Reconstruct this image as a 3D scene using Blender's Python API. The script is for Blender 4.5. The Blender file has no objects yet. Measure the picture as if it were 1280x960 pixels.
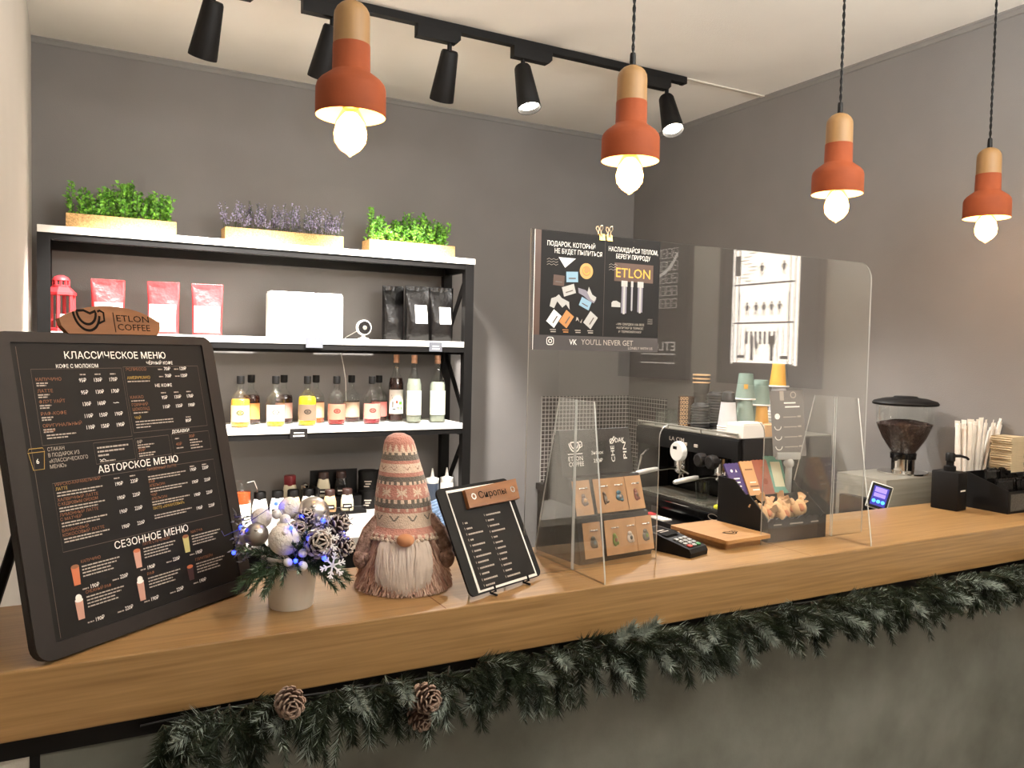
import bpy, bmesh, math, random
from mathutils import Matrix, Vector
PI = math.pi
SC = bpy.context.scene
COL = SC.collection

# ------------------------------------------------------------------ camera, light, exposure
def make_camera():
    f_px, yaw, pitch, roll = 1015.94, 0.497497, 0.043018, 0.02199
    cy, sy = math.cos(yaw), math.sin(yaw)
    F0, R0, U0 = Vector((sy, cy, 0)), Vector((cy, -sy, 0)), Vector((0, 0, 1))
    F = F0 * math.cos(pitch) - U0 * math.sin(pitch)
    U = U0 * math.cos(pitch) + F0 * math.sin(pitch)
    r = R0 * math.cos(roll) + U * math.sin(roll)
    u = U * math.cos(roll) - R0 * math.sin(roll)
    cam = bpy.data.cameras.new('camera')
    cam.sensor_fit = 'HORIZONTAL'; cam.sensor_width = 36.0
    cam.lens = f_px / 1280 * 36.0
    cam.clip_start = 0.02; cam.clip_end = 60
    o = bpy.data.objects.new('camera', cam); COL.objects.link(o)
    m = Matrix((r, u, -F)).transposed().to_4x4(); m.translation = (0, 0, 1.62)
    o.matrix_world = m
    SC.camera = o
make_camera()
SC.view_settings.view_transform = 'Standard'
SC.view_settings.look = 'None'
SC.view_settings.gamma = 1.0
SC.view_settings.use_curve_mapping = False
SC.view_settings.exposure = 0.25
SC.cycles.sample_clamp_indirect = 6.0
SC.cycles.max_bounces = 10
SC.cycles.transparent_max_bounces = 24

W = bpy.data.worlds.new('world'); SC.world = W; W.use_nodes = True
W.node_tree.nodes['Background'].inputs[0].default_value = (1.0, 0.9, 0.78, 1)
W.node_tree.nodes['Background'].inputs[1].default_value = 0.02

def area_light(name, loc, target, sx, sy, energy, color):
    L = bpy.data.lights.new(name, 'AREA'); L.shape = 'RECTANGLE'; L.size = sx; L.size_y = sy
    L.energy = energy; L.color = color
    o = bpy.data.objects.new(name, L); COL.objects.link(o); o.location = loc
    o.rotation_euler = (Vector(target) - Vector(loc)).to_track_quat('-Z', 'Y').to_euler()
    return o
# unseen fill lights added to brighten ceiling and bar, plus the cafe's ceiling lamps
area_light('ceiling_fill', (1.7, -0.10, 2.46), (1.6, 1.0, 3.8), 1.8, 0.5, 104, (0.96, 0.97, 0.95))  # added fill that brightens the ceiling, not a cafe fixture
area_light('front_fill', (0.6, -1.45, 1.9), (1.2, 2.5, 1.9), 2.6, 1.2, 3, (0.97, 0.96, 0.92))  # added frontal fill, the entrance wall has no opening
area_light('cafe_ceiling_light', (0.9, -0.3, 2.82), (0.9, -0.3, 0), 2.2, 1.4, 2, (1.0, 0.95, 0.86))
area_light('bar_fill', (1.3, 2.5, 2.85), (1.3, 2.5, 0), 1.6, 0.6, 4, (0.97, 0.96, 0.93))  # added fill over the bar, without a fixture

# ------------------------------------------------------------------ helpers
def lin(h):
    h = h.lstrip('#'); out = []
    for i in (0, 2, 4):
        c = int(h[i:i + 2], 16) / 255
        out.append(c / 12.92 if c <= .04045 else ((c + .055) / 1.055) ** 2.4)
    return (*out, 1.0)

def mat(name, hexc, rough=.5, metal=0., var=.12, scale=8., bump=0., bscale=60., stretch=(1, 1, 1), hex2=None, spec=.5,
        emit=None, estr=0., trans=0., coat=0., sheen=0., detail=4.):
    m = bpy.data.materials.new(name); m.use_nodes = True
    nt = m.node_tree; b = nt.nodes['Principled BSDF']; I = b.inputs
    I['Roughness'].default_value = rough; I['Metallic'].default_value = metal
    I['Specular IOR Level'].default_value = spec; I['Transmission Weight'].default_value = trans
    I['Coat Weight'].default_value = coat; I['Sheen Weight'].default_value = sheen
    tc = nt.nodes.new('ShaderNodeTexCoord'); mp = nt.nodes.new('ShaderNodeMapping'); mp.inputs['Scale'].default_value = stretch
    nt.links.new(tc.outputs['Object'], mp.inputs['Vector'])
    c = lin(hexc)
    if var > 0 or hex2:
        n = nt.nodes.new('ShaderNodeTexNoise'); n.inputs['Scale'].default_value = scale; n.inputs['Detail'].default_value = detail
        nt.links.new(mp.outputs[0], n.inputs['Vector'])
        r = nt.nodes.new('ShaderNodeValToRGB'); e = r.color_ramp.elements
        c2 = lin(hex2) if hex2 else c
        e[0].position = .3; e[1].position = .7
        e[0].color = tuple(max(0, x * (1 - var)) for x in c[:3]) + (1,)
        e[1].color = tuple(min(1, x * (1 + var)) for x in c2[:3]) + (1,)
        nt.links.new(n.outputs['Fac'], r.inputs[0]); nt.links.new(r.outputs[0], I['Base Color'])
    else:
        I['Base Color'].default_value = c
    if bump > 0:
        n2 = nt.nodes.new('ShaderNodeTexNoise'); n2.inputs['Scale'].default_value = bscale; n2.inputs['Detail'].default_value = 5
        nt.links.new(mp.outputs[0], n2.inputs['Vector'])
        bp = nt.nodes.new('ShaderNodeBump'); bp.inputs['Strength'].default_value = bump; bp.inputs['Distance'].default_value = .01
        nt.links.new(n2.outputs['Fac'], bp.inputs['Height']); nt.links.new(bp.outputs[0], I['Normal'])
    if emit:
        I['Emission Color'].default_value = lin(emit); I['Emission Strength'].default_value = estr
    return m

def glass_mat(name, tint=(1, 1, 1), ior=1.5, rough=0.0):
    m = bpy.data.materials.new(name); m.use_nodes = True; nt = m.node_tree
    nt.nodes.remove(nt.nodes['Principled BSDF'])
    out = nt.nodes['Material Output']
    t = nt.nodes.new('ShaderNodeBsdfTransparent'); t.inputs[0].default_value = (*tint, 1)
    g = nt.nodes.new('ShaderNodeBsdfGlossy'); g.inputs['Roughness'].default_value = rough; g.inputs[0].default_value = (1, 1, 1, 1)
    fr = nt.nodes.new('ShaderNodeFresnel'); geo = nt.nodes.new('ShaderNodeNewGeometry'); mr = nt.nodes.new('ShaderNodeMapRange')
    mr.inputs['To Min'].default_value = ior; mr.inputs['To Max'].default_value = 1 / ior      # same reflectance on both faces of a thin wall
    nt.links.new(geo.outputs['Backfacing'], mr.inputs[0]); nt.links.new(mr.outputs[0], fr.inputs[0])
    mx = nt.nodes.new('ShaderNodeMixShader')
    nt.links.new(fr.outputs[0], mx.inputs[0]); nt.links.new(t.outputs[0], mx.inputs[1]); nt.links.new(g.outputs[0], mx.inputs[2])
    nt.links.new(mx.outputs[0], out.inputs[0])
    return m

FONT = {}
_cap = [None]
def text_mesh(s):
    if s in FONT: return FONT[s]
    cu = bpy.data.curves.new('t', 'FONT'); cu.body = s; cu.size = 1.0; cu.resolution_u = 2; cu.offset = 0.004
    o = bpy.data.objects.new('t', cu); COL.objects.link(o)
    dg = bpy.context.evaluated_depsgraph_get(); ev = o.evaluated_get(dg); me = ev.to_mesh()
    v = [(p.co.x, p.co.y) for p in me.vertices]; f = [tuple(p.vertices) for p in me.polygons]
    ev.to_mesh_clear(); bpy.data.objects.remove(o); bpy.data.curves.remove(cu)
    FONT[s] = (v, f); return FONT[s]

class MB:
    def __init__(self): self.v = []; self.f = []; self.m = []
    def add(self, verts, faces, mi=0, T=None):
        b = len(self.v)
        if T is not None: verts = [T @ Vector(p) for p in verts]
        self.v.extend(tuple(p) for p in verts)
        self.f.extend(tuple(i + b for i in f) for f in faces); self.m.extend([mi] * len(faces))
    def bmadd(self, bm, mi=0, T=None):
        bm.verts.ensure_lookup_table(); bm.verts.index_update()
        self.add([v.co.copy() for v in bm.verts], [[v.index for v in f.verts] for f in bm.faces], mi, T); bm.free()
    def box(self, c, s, mi=0, bev=0., T=None, R=None, seg=2):
        bm = bmesh.new(); bmesh.ops.create_cube(bm, size=1.0)
        for v in bm.verts: v.co = Vector((v.co.x * s[0], v.co.y * s[1], v.co.z * s[2]))
        if bev > 0: bmesh.ops.bevel(bm, geom=bm.edges[:], offset=bev, segments=seg, affect='EDGES', profile=.5)
        M = Matrix.Translation(c)
        if R is not None: M = M @ R.to_4x4()
        self.bmadd(bm, mi, T @ M if T is not None else M); return self
    def bb(self, a, b, mi=0, bev=0., T=None):          # box from two corners
        return self.box([(x + y) / 2 for x, y in zip(a, b)], [abs(y - x) for x, y in zip(a, b)], mi, bev, T)
    def lathe(self, prof, c=(0, 0, 0), n=32, mi=0, T=None, a0=0., a1=2 * PI, mfun=None, off=None, sq=None):
        full = abs(a1 - a0 - 2 * PI) < 1e-6; k = n if full else n + 1
        M = Matrix.Translation(c)
        if T is not None: M = T @ M
        V = []
        for j, (r, z) in enumerate(prof):
            ox, oy = off(z) if off else (0, 0)
            for i in range(k):
                a = a0 + (a1 - a0) * i / n
                q = 1.0 if not sq else 1 / (abs(math.cos(a)) ** sq + abs(math.sin(a)) ** sq) ** (1 / sq)
                V.append(M @ Vector((ox + r * q * math.cos(a), oy + r * q * math.sin(a), z)))
        b = len(self.v); self.v.extend(tuple(p) for p in V)
        for j in range(len(prof) - 1):
            for i in range(n):
                i2 = (i + 1) % k
                q = [b + j * k + i, b + j * k + i2, b + (j + 1) * k + i2, b + (j + 1) * k + i]
                if prof[j][0] < 1e-6: q.pop(1) if False else q.remove(q[1])
                elif prof[j + 1][0] < 1e-6: q.remove(q[2])
                self.f.append(tuple(q))
                self.m.append(mfun((prof[j][1] + prof[j + 1][1]) / 2, a0 + (a1 - a0) * (i + .5) / n) if mfun else mi)
        return self
    def tube(self, pts, r, n=8, mi=0, T=None, cap=True, closed=False):
        P = [Vector(p) for p in pts]; N = len(P); rs = r if isinstance(r, (list, tuple)) else [r] * N
        V = []; prev = None
        for i in range(N):
            if closed: d = P[(i + 1) % N] - P[i - 1]
            else: d = P[min(i + 1, N - 1)] - P[max(i - 1, 0)]
            d.normalize()
            if prev is None:
                a = d.orthogonal().normalized()
            else:
                a = prev - d * prev.dot(d)
                a = a.normalized() if a.length > 1e-6 else d.orthogonal().normalized()
            prev = a; b_ = d.cross(a)
            for k in range(n):
                t = 2 * PI * k / n; V.append(P[i] + (a * math.cos(t) + b_ * math.sin(t)) * rs[i])
        F = []
        for i in range(N if closed else N - 1):
            j = (i + 1) % N
            for k in range(n):
                k2 = (k + 1) % n; F.append((i * n + k, i * n + k2, j * n + k2, j * n + k))
        if cap and not closed: F.append(tuple(range(n - 1, -1, -1))); F.append(tuple((N - 1) * n + k for k in range(n)))
        self.add(V, F, mi, T); return self
    def prism(self, poly, h, T=None, mi=0, z0=0., mside=None):
        n = len(poly); V = [(x, y, z0) for x, y in poly] + [(x, y, z0 + h) for x, y in poly]
        self.add(V, [tuple(range(n - 1, -1, -1)), tuple(range(n, 2 * n))], mi, T)
        self.add(V, [(i, (i + 1) % n, n + (i + 1) % n, n + i) for i in range(n)], mi if mside is None else mside, T); return self
    def flat(self, poly, w=0., T=None, mi=0):
        self.add([(x, y, w) for x, y in poly], [tuple(range(len(poly)))], mi, T); return self
    def rect(self, x0, y0, x1, y1, w=.001, T=None, mi=0): return self.flat([(x0, y0), (x1, y0), (x1, y1), (x0, y1)], w, T, mi)
    def ball(self, c, r, mi=0, T=None, s=(1, 1, 1), n=20, k=12):
        prof = [(math.sin(PI * j / k) * 1.0, -math.cos(PI * j / k)) for j in range(k + 1)]
        prof[0] = (0, -1); prof[-1] = (0, 1)
        M = Matrix.Translation(c) @ Matrix.Diagonal((r * s[0], r * s[1], r * s[2], 1))
        return self.lathe(prof, n=n, mi=mi, T=T @ M if T is not None else M)
    def stroke(self, pts, wd, w=.001, T=None, mi=0, closed=False):
        P = [Vector((p[0], p[1])) for p in pts]; N = len(P); L = []; R = []
        for i in range(N):
            d = (P[(i + 1) % N] - P[i - 1]) if closed else (P[min(i + 1, N - 1)] - P[max(i - 1, 0)])
            d.normalize(); q = Vector((-d.y, d.x)) * wd / 2
            L.append(P[i] + q); R.append(P[i] - q)
        V = [(p.x, p.y, w) for p in L] + [(p.x, p.y, w) for p in R]
        F = [(i, N + i, N + (i + 1) % N, (i + 1) % N) for i in range(N if closed else N - 1)]
        self.add(V, F, mi, T); return self
    def text(self, s, x, y, h, wd=None, T=None, mi=0, w=.001, al='l', sl=0., vert=False):
        v, f = text_mesh(s)
        if not v: return self
        if _cap[0] is None:
            vv, _ = text_mesh('H'); _cap[0] = max(p[1] for p in vv) - min(p[1] for p in vv)
        x0 = min(p[0] for p in v); x1 = max(p[0] for p in v); ky = h / _cap[0]
        kx = wd / (x1 - x0) if wd else ky
        ox = {'l': 0, 'c': -(x1 - x0) * kx / 2, 'r': -(x1 - x0) * kx}[al]
        q = [(ox + (p[0] - x0) * kx, p[1] * ky) for p in v]
        if vert: q = [(-b, a) for a, b in q]
        self.add([(x + a, y + b + sl * a, w) for a, b in q], f, mi, T); return self
    def build(self, name, mats, parent=None, loc=(0, 0, 0), rot=(0, 0, 0), smooth=40.):
        me = bpy.data.meshes.new(name); me.from_pydata(self.v, [], self.f)
        mats = mats if isinstance(mats, (list, tuple)) else [mats]
        for m in mats: me.materials.append(m)
        me.polygons.foreach_set('material_index', self.m)
        if smooth: me.shade_smooth(); me.set_sharp_from_angle(angle=math.radians(smooth))
        me.update()
        o = bpy.data.objects.new(name, me); COL.objects.link(o); o.location = loc; o.rotation_euler = rot
        if parent: o.parent = parent
        return o

def tag(o, label=None, cat=None, group=None, kind=None):
    if label: o['label'] = label
    if cat: o['category'] = cat
    if group: o['group'] = group
    if kind: o['kind'] = kind
    return o
def thing(name, loc, label, cat, rz=0., group=None):
    o = bpy.data.objects.new(name, None); COL.objects.link(o); o.location = loc; o.rotation_euler = (0, 0, rz); o.empty_display_size = .05
    return tag(o, label, cat, group)
def struct(o): o['kind'] = 'structure'; return o
def dup(root, loc, label, rz=None, group=None):
    kids = {}
    for c in COL.objects:
        if c.parent: kids.setdefault(c.parent, []).append(c)
    def cp(o, par):
        c = o.copy(); COL.objects.link(c)
        if par: c.parent = par
        for ch in kids.get(o, []): cp(ch, c)
        return c
    r = cp(root, None); r.location = loc
    if rz is not None: r.rotation_euler = (0, 0, rz)
    r['label'] = label
    if group: r['group'] = group
    return r
def lean(th, o=(0, 0, 0)):       # board frame: x along the board, y up it, z out of its face; leans back by th
    s, c = math.sin(th), math.cos(th)
    return Matrix(((1, 0, 0, o[0]), (0, s, -c, o[1]), (0, c, s, o[2]), (0, 0, 0, 1)))
def faceY(x, y, z): return lean(0, (x, y, z))            # upright, facing -y
def faceX(x, y, z):                                      # upright, facing -x; board x runs towards -y
    return Matrix(((0, 0, -1, x), (-1, 0, 0, y), (0, 1, 0, z), (0, 0, 0, 1)))
def rrect(x0, y0, x1, y1, r, k=5):
    P = []
    for cx, cy, a in ((x1 - r, y0 + r, -PI / 2), (x1 - r, y1 - r, 0), (x0 + r, y1 - r, PI / 2), (x0 + r, y0 + r, PI)):
        for i in range(k + 1): t = a + PI / 2 * i / k; P.append((cx + r * math.cos(t), cy + r * math.sin(t)))
    return P
def arc(cx, cy, r, a0, a1, n=16, ry=None):
    return [(cx + r * math.cos(a0 + (a1 - a0) * i / n), cy + (ry or r) * math.sin(a0 + (a1 - a0) * i / n)) for i in range(n + 1)]

# ------------------------------------------------------------------ materials
def wall_paint(name, hexc, var=.06): return mat(name, hexc, .85, var=var, scale=2.5, bump=.12, bscale=220, spec=.25)
M_wall = wall_paint('grey wall paint', '#7c7875')
M_ceil = wall_paint('ceiling paint', '#f4efe6', .03)
M_white_wall = wall_paint('white wall paint', '#c0bab0', .03)
M_side_wall = wall_paint('pale side wall paint', '#e4dfd6', .03)
M_floor = mat('floor tile', '#8c8278', .5, var=.15, scale=3)
M_trim = mat('grey cornice paint', '#7d7975', .7, var=.05)
M_oak = mat('oak grain', '#84633b', .36, var=.10, scale=7, stretch=(.6, 18, 18), hex2='#947248', bump=.05, bscale=40, spec=.45)
M_joint = mat('dark joint', '#6b4424', .7)
M_concrete = mat('concrete plaster', '#64645c', .8, var=.20, scale=4.5, bump=.25, bscale=18, spec=.25, hex2='#6c6c65', detail=8)
M_black = mat('black powder coat', '#0d0b0a', .55, var=.1, spec=.22)
M_blackmatte = mat('matte black plastic', '#0e0c0b', .6, var=.1, spec=.22)
M_blackgloss = mat('gloss black plastic', '#121111', .2, var=.05)
M_dgrey = mat('dark grey plastic', '#201d1c', .5, var=.08, spec=.25)
M_board_w = mat('white laminate', '#eae6de', .4, var=.03, scale=5)
M_marble = mat('pale marble', '#a9a49c', .35, var=.10, scale=7, hex2='#98938b', detail=10)
M_steel = mat('brushed steel', '#8f8b80', .42, .35, var=.12, scale=4, stretch=(1, 1, 30))
M_chrome = mat('chrome', '#d8d6d2', .12, 1.0, var=.02)
M_brass = mat('brass', '#caa15c', .3, 1.0)
M_terra = mat('terracotta lamp paint', '#7a3a1e', .75, spec=.2, var=.08, scale=18, bump=.05, bscale=120)
M_maple = mat('pale turned wood', '#7d5c34', .6, var=.12, scale=10, stretch=(6, 6, .6))
M_inside = mat('cream lamp lining', '#f3e6cc', .6, var=.02)
M_cork = mat('cork', '#c9a06a', .85, var=.32, scale=170, bump=.25, bscale=150, detail=2)
M_leafA = mat('boxwood leaf', '#4f8f2c', .45, var=.45, scale=45, hex2='#86bf45')
M_leafB = mat('boxwood leaf deep', '#3c7a26', .45, var=.4, scale=45, hex2='#6faa3c')
M_stem = mat('plant stem', '#4d5a3a', .7)
M_lav = mat('lavender bloom', '#8f83b0', .7, var=.4, scale=50, hex2='#b9b0cf')
M_lavd = mat('lavender dried spike', '#75707f', .8, var=.3, scale=50)
M_red = mat('red lacquer', '#d2373c', .45, var=.06)
M_redfoil = mat('red foil pouch', '#b8383a', .3, .2, var=.25, scale=14, bump=.5, bscale=22)
M_white = mat('white paper', '#f0ece4', .6, var=.03)
M_whitep = mat('white plastic', '#ece9e2', .4, var=.02)
M_ink = mat('white print', '#f4efe6', .6, var=0)
M_inkd = mat('dim white print', '#a59a8e', .7, var=0)
M_inko = mat('copper print', '#80502f', .6, var=0)
M_inkg = mat('gold print', '#d8a02e', .5, var=0)
M_panel = mat('menu black paper', '#161210', .6, var=.08, scale=5, spec=.2)
M_frame = mat('charcoal board frame', '#241e1b', .55, var=.12, scale=10, spec=.25)
M_signwood = mat('walnut sign', '#7a4f2e', .45, var=.2, scale=10, stretch=(1, 6, 6))
M_walnut = mat('dark walnut sign', '#6a4426', .5, var=.2, scale=10, stretch=(1, 6, 6), spec=.3)
M_signink = mat('engraved dark', '#0d0805', .8, spec=.1)
M_foil = mat('black foil bag', '#161413', .25, .3, var=.2, scale=10, bump=.6, bscale=20)
M_glass = glass_mat('clear glass', (.93, .95, .94))
M_acryl = glass_mat('clear acrylic', (.98, .983, .983), 1.56)
M_acedge = mat('acrylic polished edge', '#c9c9c4', .2, var=0, trans=.35)
M_kraft = mat('kraft card', '#a57c55', .8, var=.12, scale=30)
M_kraftl = mat('kraft paper', '#c79f74', .8, var=.12, scale=30)
M_tag = mat('grey price tag', '#5d5f66', .5)
M_white_tile = mat('pot ceramic', '#d6cfc4', .5, var=.05)
# ------------------------------------------------------------------ the room
XW, YW, HC = 2.982, 4.0, 2.88
def slab(name, a, b, m):
    mb = MB(); mb.bb(a, b); return struct(mb.build(name, m, smooth=0))
slab('floor', (-2.3, -1.7, -.1), (3.1, 4.1, 0), M_floor)
slab('ceiling', (-2.3, -1.7, HC), (3.1, 4.1, HC + .1), M_ceil)
slab('wall_back', (-.3, YW, 0), (XW + .1, YW + .1, HC), M_wall)
slab('wall_right', (XW, 1.30, 0), (XW + .1, YW, HC), M_wall)
slab('wall_shop_side', (XW, -1.6, 0), (XW + .1, 1.30, HC), M_side_wall)
slab('wall_left', (-.30, 1.30, 0), (-.145, YW, HC), M_white_wall)
slab('wall_partition', (-2.2, 1.30, 0), (-.30, 1.42, HC), M_white_wall)
slab('wall_entrance', (-2.2, -1.7, 0), (XW + .1, -1.6, HC), M_white_wall)
slab('wall_far_left', (-2.3, -1.6, 0), (-2.2, 1.42, HC), M_white_wall)
def cornice(name, T, length):
    mb = MB(); mb.prism([(0, 0), (.014, 0), (.014, -.006), (.010, -.010), (.006, -.024), (0, -.027)], length, T)
    struct(mb.build(name, M_trim, smooth=0))
cornice('trim_1', Matrix(((0, 0, 1, -.145), (-1, 0, 0, YW), (0, 1, 0, HC), (0, 0, 0, 1))), XW + .145)
cornice('trim_2', Matrix(((-1, 0, 0, XW), (0, 0, -1, YW), (0, 1, 0, HC), (0, 0, 0, 1))), YW - 1.32)
mb = MB(); mb.bb((2.47, 2.955, HC - .006), (XW, 2.975, HC)); struct(mb.build('trim_3', mat('ceiling joint cover', '#c9c0b2', .8), smooth=0))

# mosaic splashback: two sheets meeting in the corner
def tile_mat():
    m = bpy.data.materials.new('mosaic tile'); m.use_nodes = True; nt = m.node_tree; b = nt.nodes['Principled BSDF']
    uv = nt.nodes.new('ShaderNodeUVMap'); br = nt.nodes.new('ShaderNodeTexBrick')
    br.offset = 0; br.squash = 1; I = br.inputs
    I['Scale'].default_value = 1; I['Brick Width'].default_value = .0236; I['Row Height'].default_value = .0236
    I['Mortar Size'].default_value = .0022; I['Mortar Smooth'].default_value = .1; I['Bias'].default_value = 0
    I['Color1'].default_value = lin('#2c2523'); I['Color2'].default_value = lin('#453c38'); I['Mortar'].default_value = lin('#b9b4ad')
    nt.links.new(uv.outputs[0], I['Vector']); nt.links.new(br.outputs['Color'], b.inputs['Base Color']); b.inputs['Roughness'].default_value = .3
    return m
M_tile = tile_mat()
mb = MB()
mb.bb((2.366, YW - .008, .86), (XW - .008, YW, 1.354)); mb.bb((XW - .008, 3.636, .86), (XW, YW, 1.354))
o = mb.build('tile_splashback', M_tile, smooth=0)
uvl = o.data.uv_layers.new(name='UVMap')
for p in o.data.polygons:
    for li in p.loop_indices:
        v = o.data.vertices[o.data.loops[li].vertex_index].co
        uvl.data[li].uv = ((v.x - 2.366) if p.index < 6 else (v.y + .6), v.z)
tag(o, 'small black mosaic tile splashback wrapping the corner behind the coffee machine', 'splashback')

# framed prints on the side wall (seen mirrored in the acrylic screen)
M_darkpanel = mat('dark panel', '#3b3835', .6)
M_glowprint = mat('glowing print', '#ffffff', .6, var=0, emit='#fff4e4', estr=8.0)  # glow in the material stands in for lamplight on the print
M_glowprint2 = mat('glowing print dim', '#888888', .6, var=0, emit='#fff4e4', estr=2.2)  # weaker glow for the lettering, also in place of lamplight
M_pr1 = mat('grey drawing ink', '#8d8884', .7, var=0); M_pr2 = mat('ochre drawing ink', '#c9a45c', .7, var=0)
def wall_panel(y0, y1, z0, z1, label):                       # faces -x on the side wall
    t = thing('wall_panel', (XW, y1, z0), label, 'panel')
    T = Matrix(((0, 0, -1, 0), (-1, 0, 0, 0), (0, 1, 0, 0), (0, 0, 0, 1)))
    w, h = y1 - y0, z1 - z0
    mb = MB(); mb.box((w / 2, h / 2, .01), (w, h, .02), T=T)
    mb.build('backing', M_darkpanel, t, smooth=0)
    mb = MB()
    for a, b in (((0, 0), (w, .02)), ((0, h - .02), (w, h)), ((0, 0), (.02, h)), ((w - .02, 0), (w, h))):
        mb.bb((a[0], a[1], .02), (b[0], b[1], .035), T=T)
    mb.build('frame', M_frame, t, smooth=0)
    return t, T, w, h
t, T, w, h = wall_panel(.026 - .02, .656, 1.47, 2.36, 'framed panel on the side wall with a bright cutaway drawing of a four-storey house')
mb = MB(); mb.box((.345, .48, .026), (.42, .76, .01), 0, T=T); mb.build('glowing_drawing', M_glowprint, t, smooth=0)
mb = MB(); x0, x1 = .15, .54
for xx, z0_, z1_ in ((.185, .315, .45), (.50, .315, .45), (.21, .12, .28), (.245, .12, .28), (.455, .12, .28), (.49, .12, .28)): mb.rect(xx, z0_, xx + .004, z1_, .032, T)
for k in range(7): mb.rect(.26 + .03 * k, .20, .275 + .03 * k, .262, .0322, T); mb.rect(.20 + .022 * k, .735, .218 + .022 * k, .739, .0322, T)
for zz in (.10, .30, .49, .67, .85): mb.rect(x0, zz, x1, zz + .008, .032, T)
for xx in (x0, x0 + .03, x1 - .03, x1): mb.rect(xx - .003, .10, xx + .003, .86, .032, T)
for k, (px_, pz) in enumerate(((.22, .53), (.36, .53), (.24, .34), (.29, .34), (.34, .34), (.39, .34), (.45, .34), (.30, .71), (.28, .15), (.38, .15))):
    mb.flat(arc(px_, pz + .060, .006, 0, 2 * PI, 10), .033, T)
    mb.flat([(px_ - .009, pz + .026), (px_ + .009, pz + .026), (px_ + .011, pz + .053), (px_ - .011, pz + .053)], .033, T)
    for s in (-1, 1): mb.stroke([(px_ + s * .004, pz + .028), (px_ + s * .007, pz)], .004, .033, T); mb.stroke([(px_ + s * .010, pz + .05), (px_ + s * .022, pz + .035)], .003, .033, T)
for k in range(9): mb.rect(.42 + .03 * math.sin(k * 1.3), .51 + k * .017, .47 + .03 * math.sin(k * 1.3), .513 + k * .017, .033, T, 1)
mb.rect(.27, .12, .29, .24, .033, T); mb.rect(.40, .12, .42, .24, .033, T); mb.rect(.18, .13, .23, .145, .033, T); mb.rect(.46, .13, .51, .145, .033, T)
mb.rect(.50, .54, .535, .64, .033, T)
mb.build('drawing', [M_pr1, M_pr2], t, smooth=0)
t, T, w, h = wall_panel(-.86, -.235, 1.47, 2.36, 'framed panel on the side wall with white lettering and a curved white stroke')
mb = MB(); 
for k in range(5):
    for c in range(4): mb.stroke([(.10 + .05 * c, .40 + k * .07), (.138 + .05 * c, .40 + k * .07), (.138 + .05 * c, .45 + k * .07), (.10 + .05 * c, .45 + k * .07)], .005, .032, T, closed=True); mb.rect(.112 + .05 * c, .422 + k * .07, .126 + .05 * c, .427 + k * .07, .032, T)
mb.text('ETLON', .10, .16, .05, .28, T, 0, .032)
mb.stroke(arc(.30, .80, .22, PI * 1.15, PI * 1.75), .02, .032, T); mb.stroke([(.10, .09), (.40, .09), (.40, .14), (.10, .14)], .006, .032, T, closed=True)
mb.build('lettering', M_glowprint2, t, smooth=0)

# ------------------------------------------------------------------ bar counter
mb = MB(); mb.bb((-.145, 1.462, .988), (2.975, 1.832, 1.10), 0, .003)
ct = mb.build('countertop', M_oak, smooth=0); tag(ct, 'long thick oak bar top with a square front edge', 'countertop')
mb = MB()
mb.rect(.655, 1.464, .658, 1.832, 1.1004); mb.rect(1.69, 1.464, 1.692, 1.832, 1.1004)
mb.build('joint', M_joint, ct, smooth=0)
bf = thing('bar_counter', (1.4, 1.55, 0), 'grey concrete-look bar front under the oak top', 'bar counter')
mb = MB(); mb.bb((-1.545 + .10, -.05, 0), (1.575, .0, .945)); mb.build('concrete_panel', M_concrete, bf, smooth=0)
mb = MB(); mb.bb((-1.545, -.055, .945), (1.575, .25, .988)); mb.bb((-1.46, -.052, 0), (-1.445, 0, .945)); mb.build('black_rail', M_black, bf, smooth=0)
mb = MB(); mb.bb((-1.545, -.05, 0), (-1.46, 0, .945)); mb.build('white_end_panel', M_white_wall, bf, smooth=0)

# ------------------------------------------------------------------ back worktop and side counter
bw = thing('marble_worktop', (.80, 3.6, 0), 'low pale marble worktop along the back wall under the shelves', 'worktop')
mb = MB(); mb.bb((-.94, -.38, .795), (.985, .397, .83), 0, .002); mb.build('slab', M_marble, bw, smooth=0)
mb = MB(); mb.bb((-.94, -.32, 0), (.96, .397, .795)); mb.build('cabinet', M_blackmatte, bw, smooth=0)
sc = thing('side_counter', (2.66, 2.93, 0), 'low counter along the right wall carrying the coffee machine', 'side counter')
mb = MB(); mb.bb((-.325, -1.07, .825), (.318, 1.06, .86), 0, .002); mb.build('worktop', M_dgrey, sc, smooth=0)
mb = MB(); mb.bb((-.29, -1.06, .0), (.318, 1.02, .825)); mb.build('carcass', M_blackmatte, sc, smooth=0)
mb = MB()
for yy in (-1.05, .99): mb.bb((-.325, yy, 0), (-.28, yy + .045, .825))
mb.build('frame_leg', M_black, sc, smooth=0)

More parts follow.
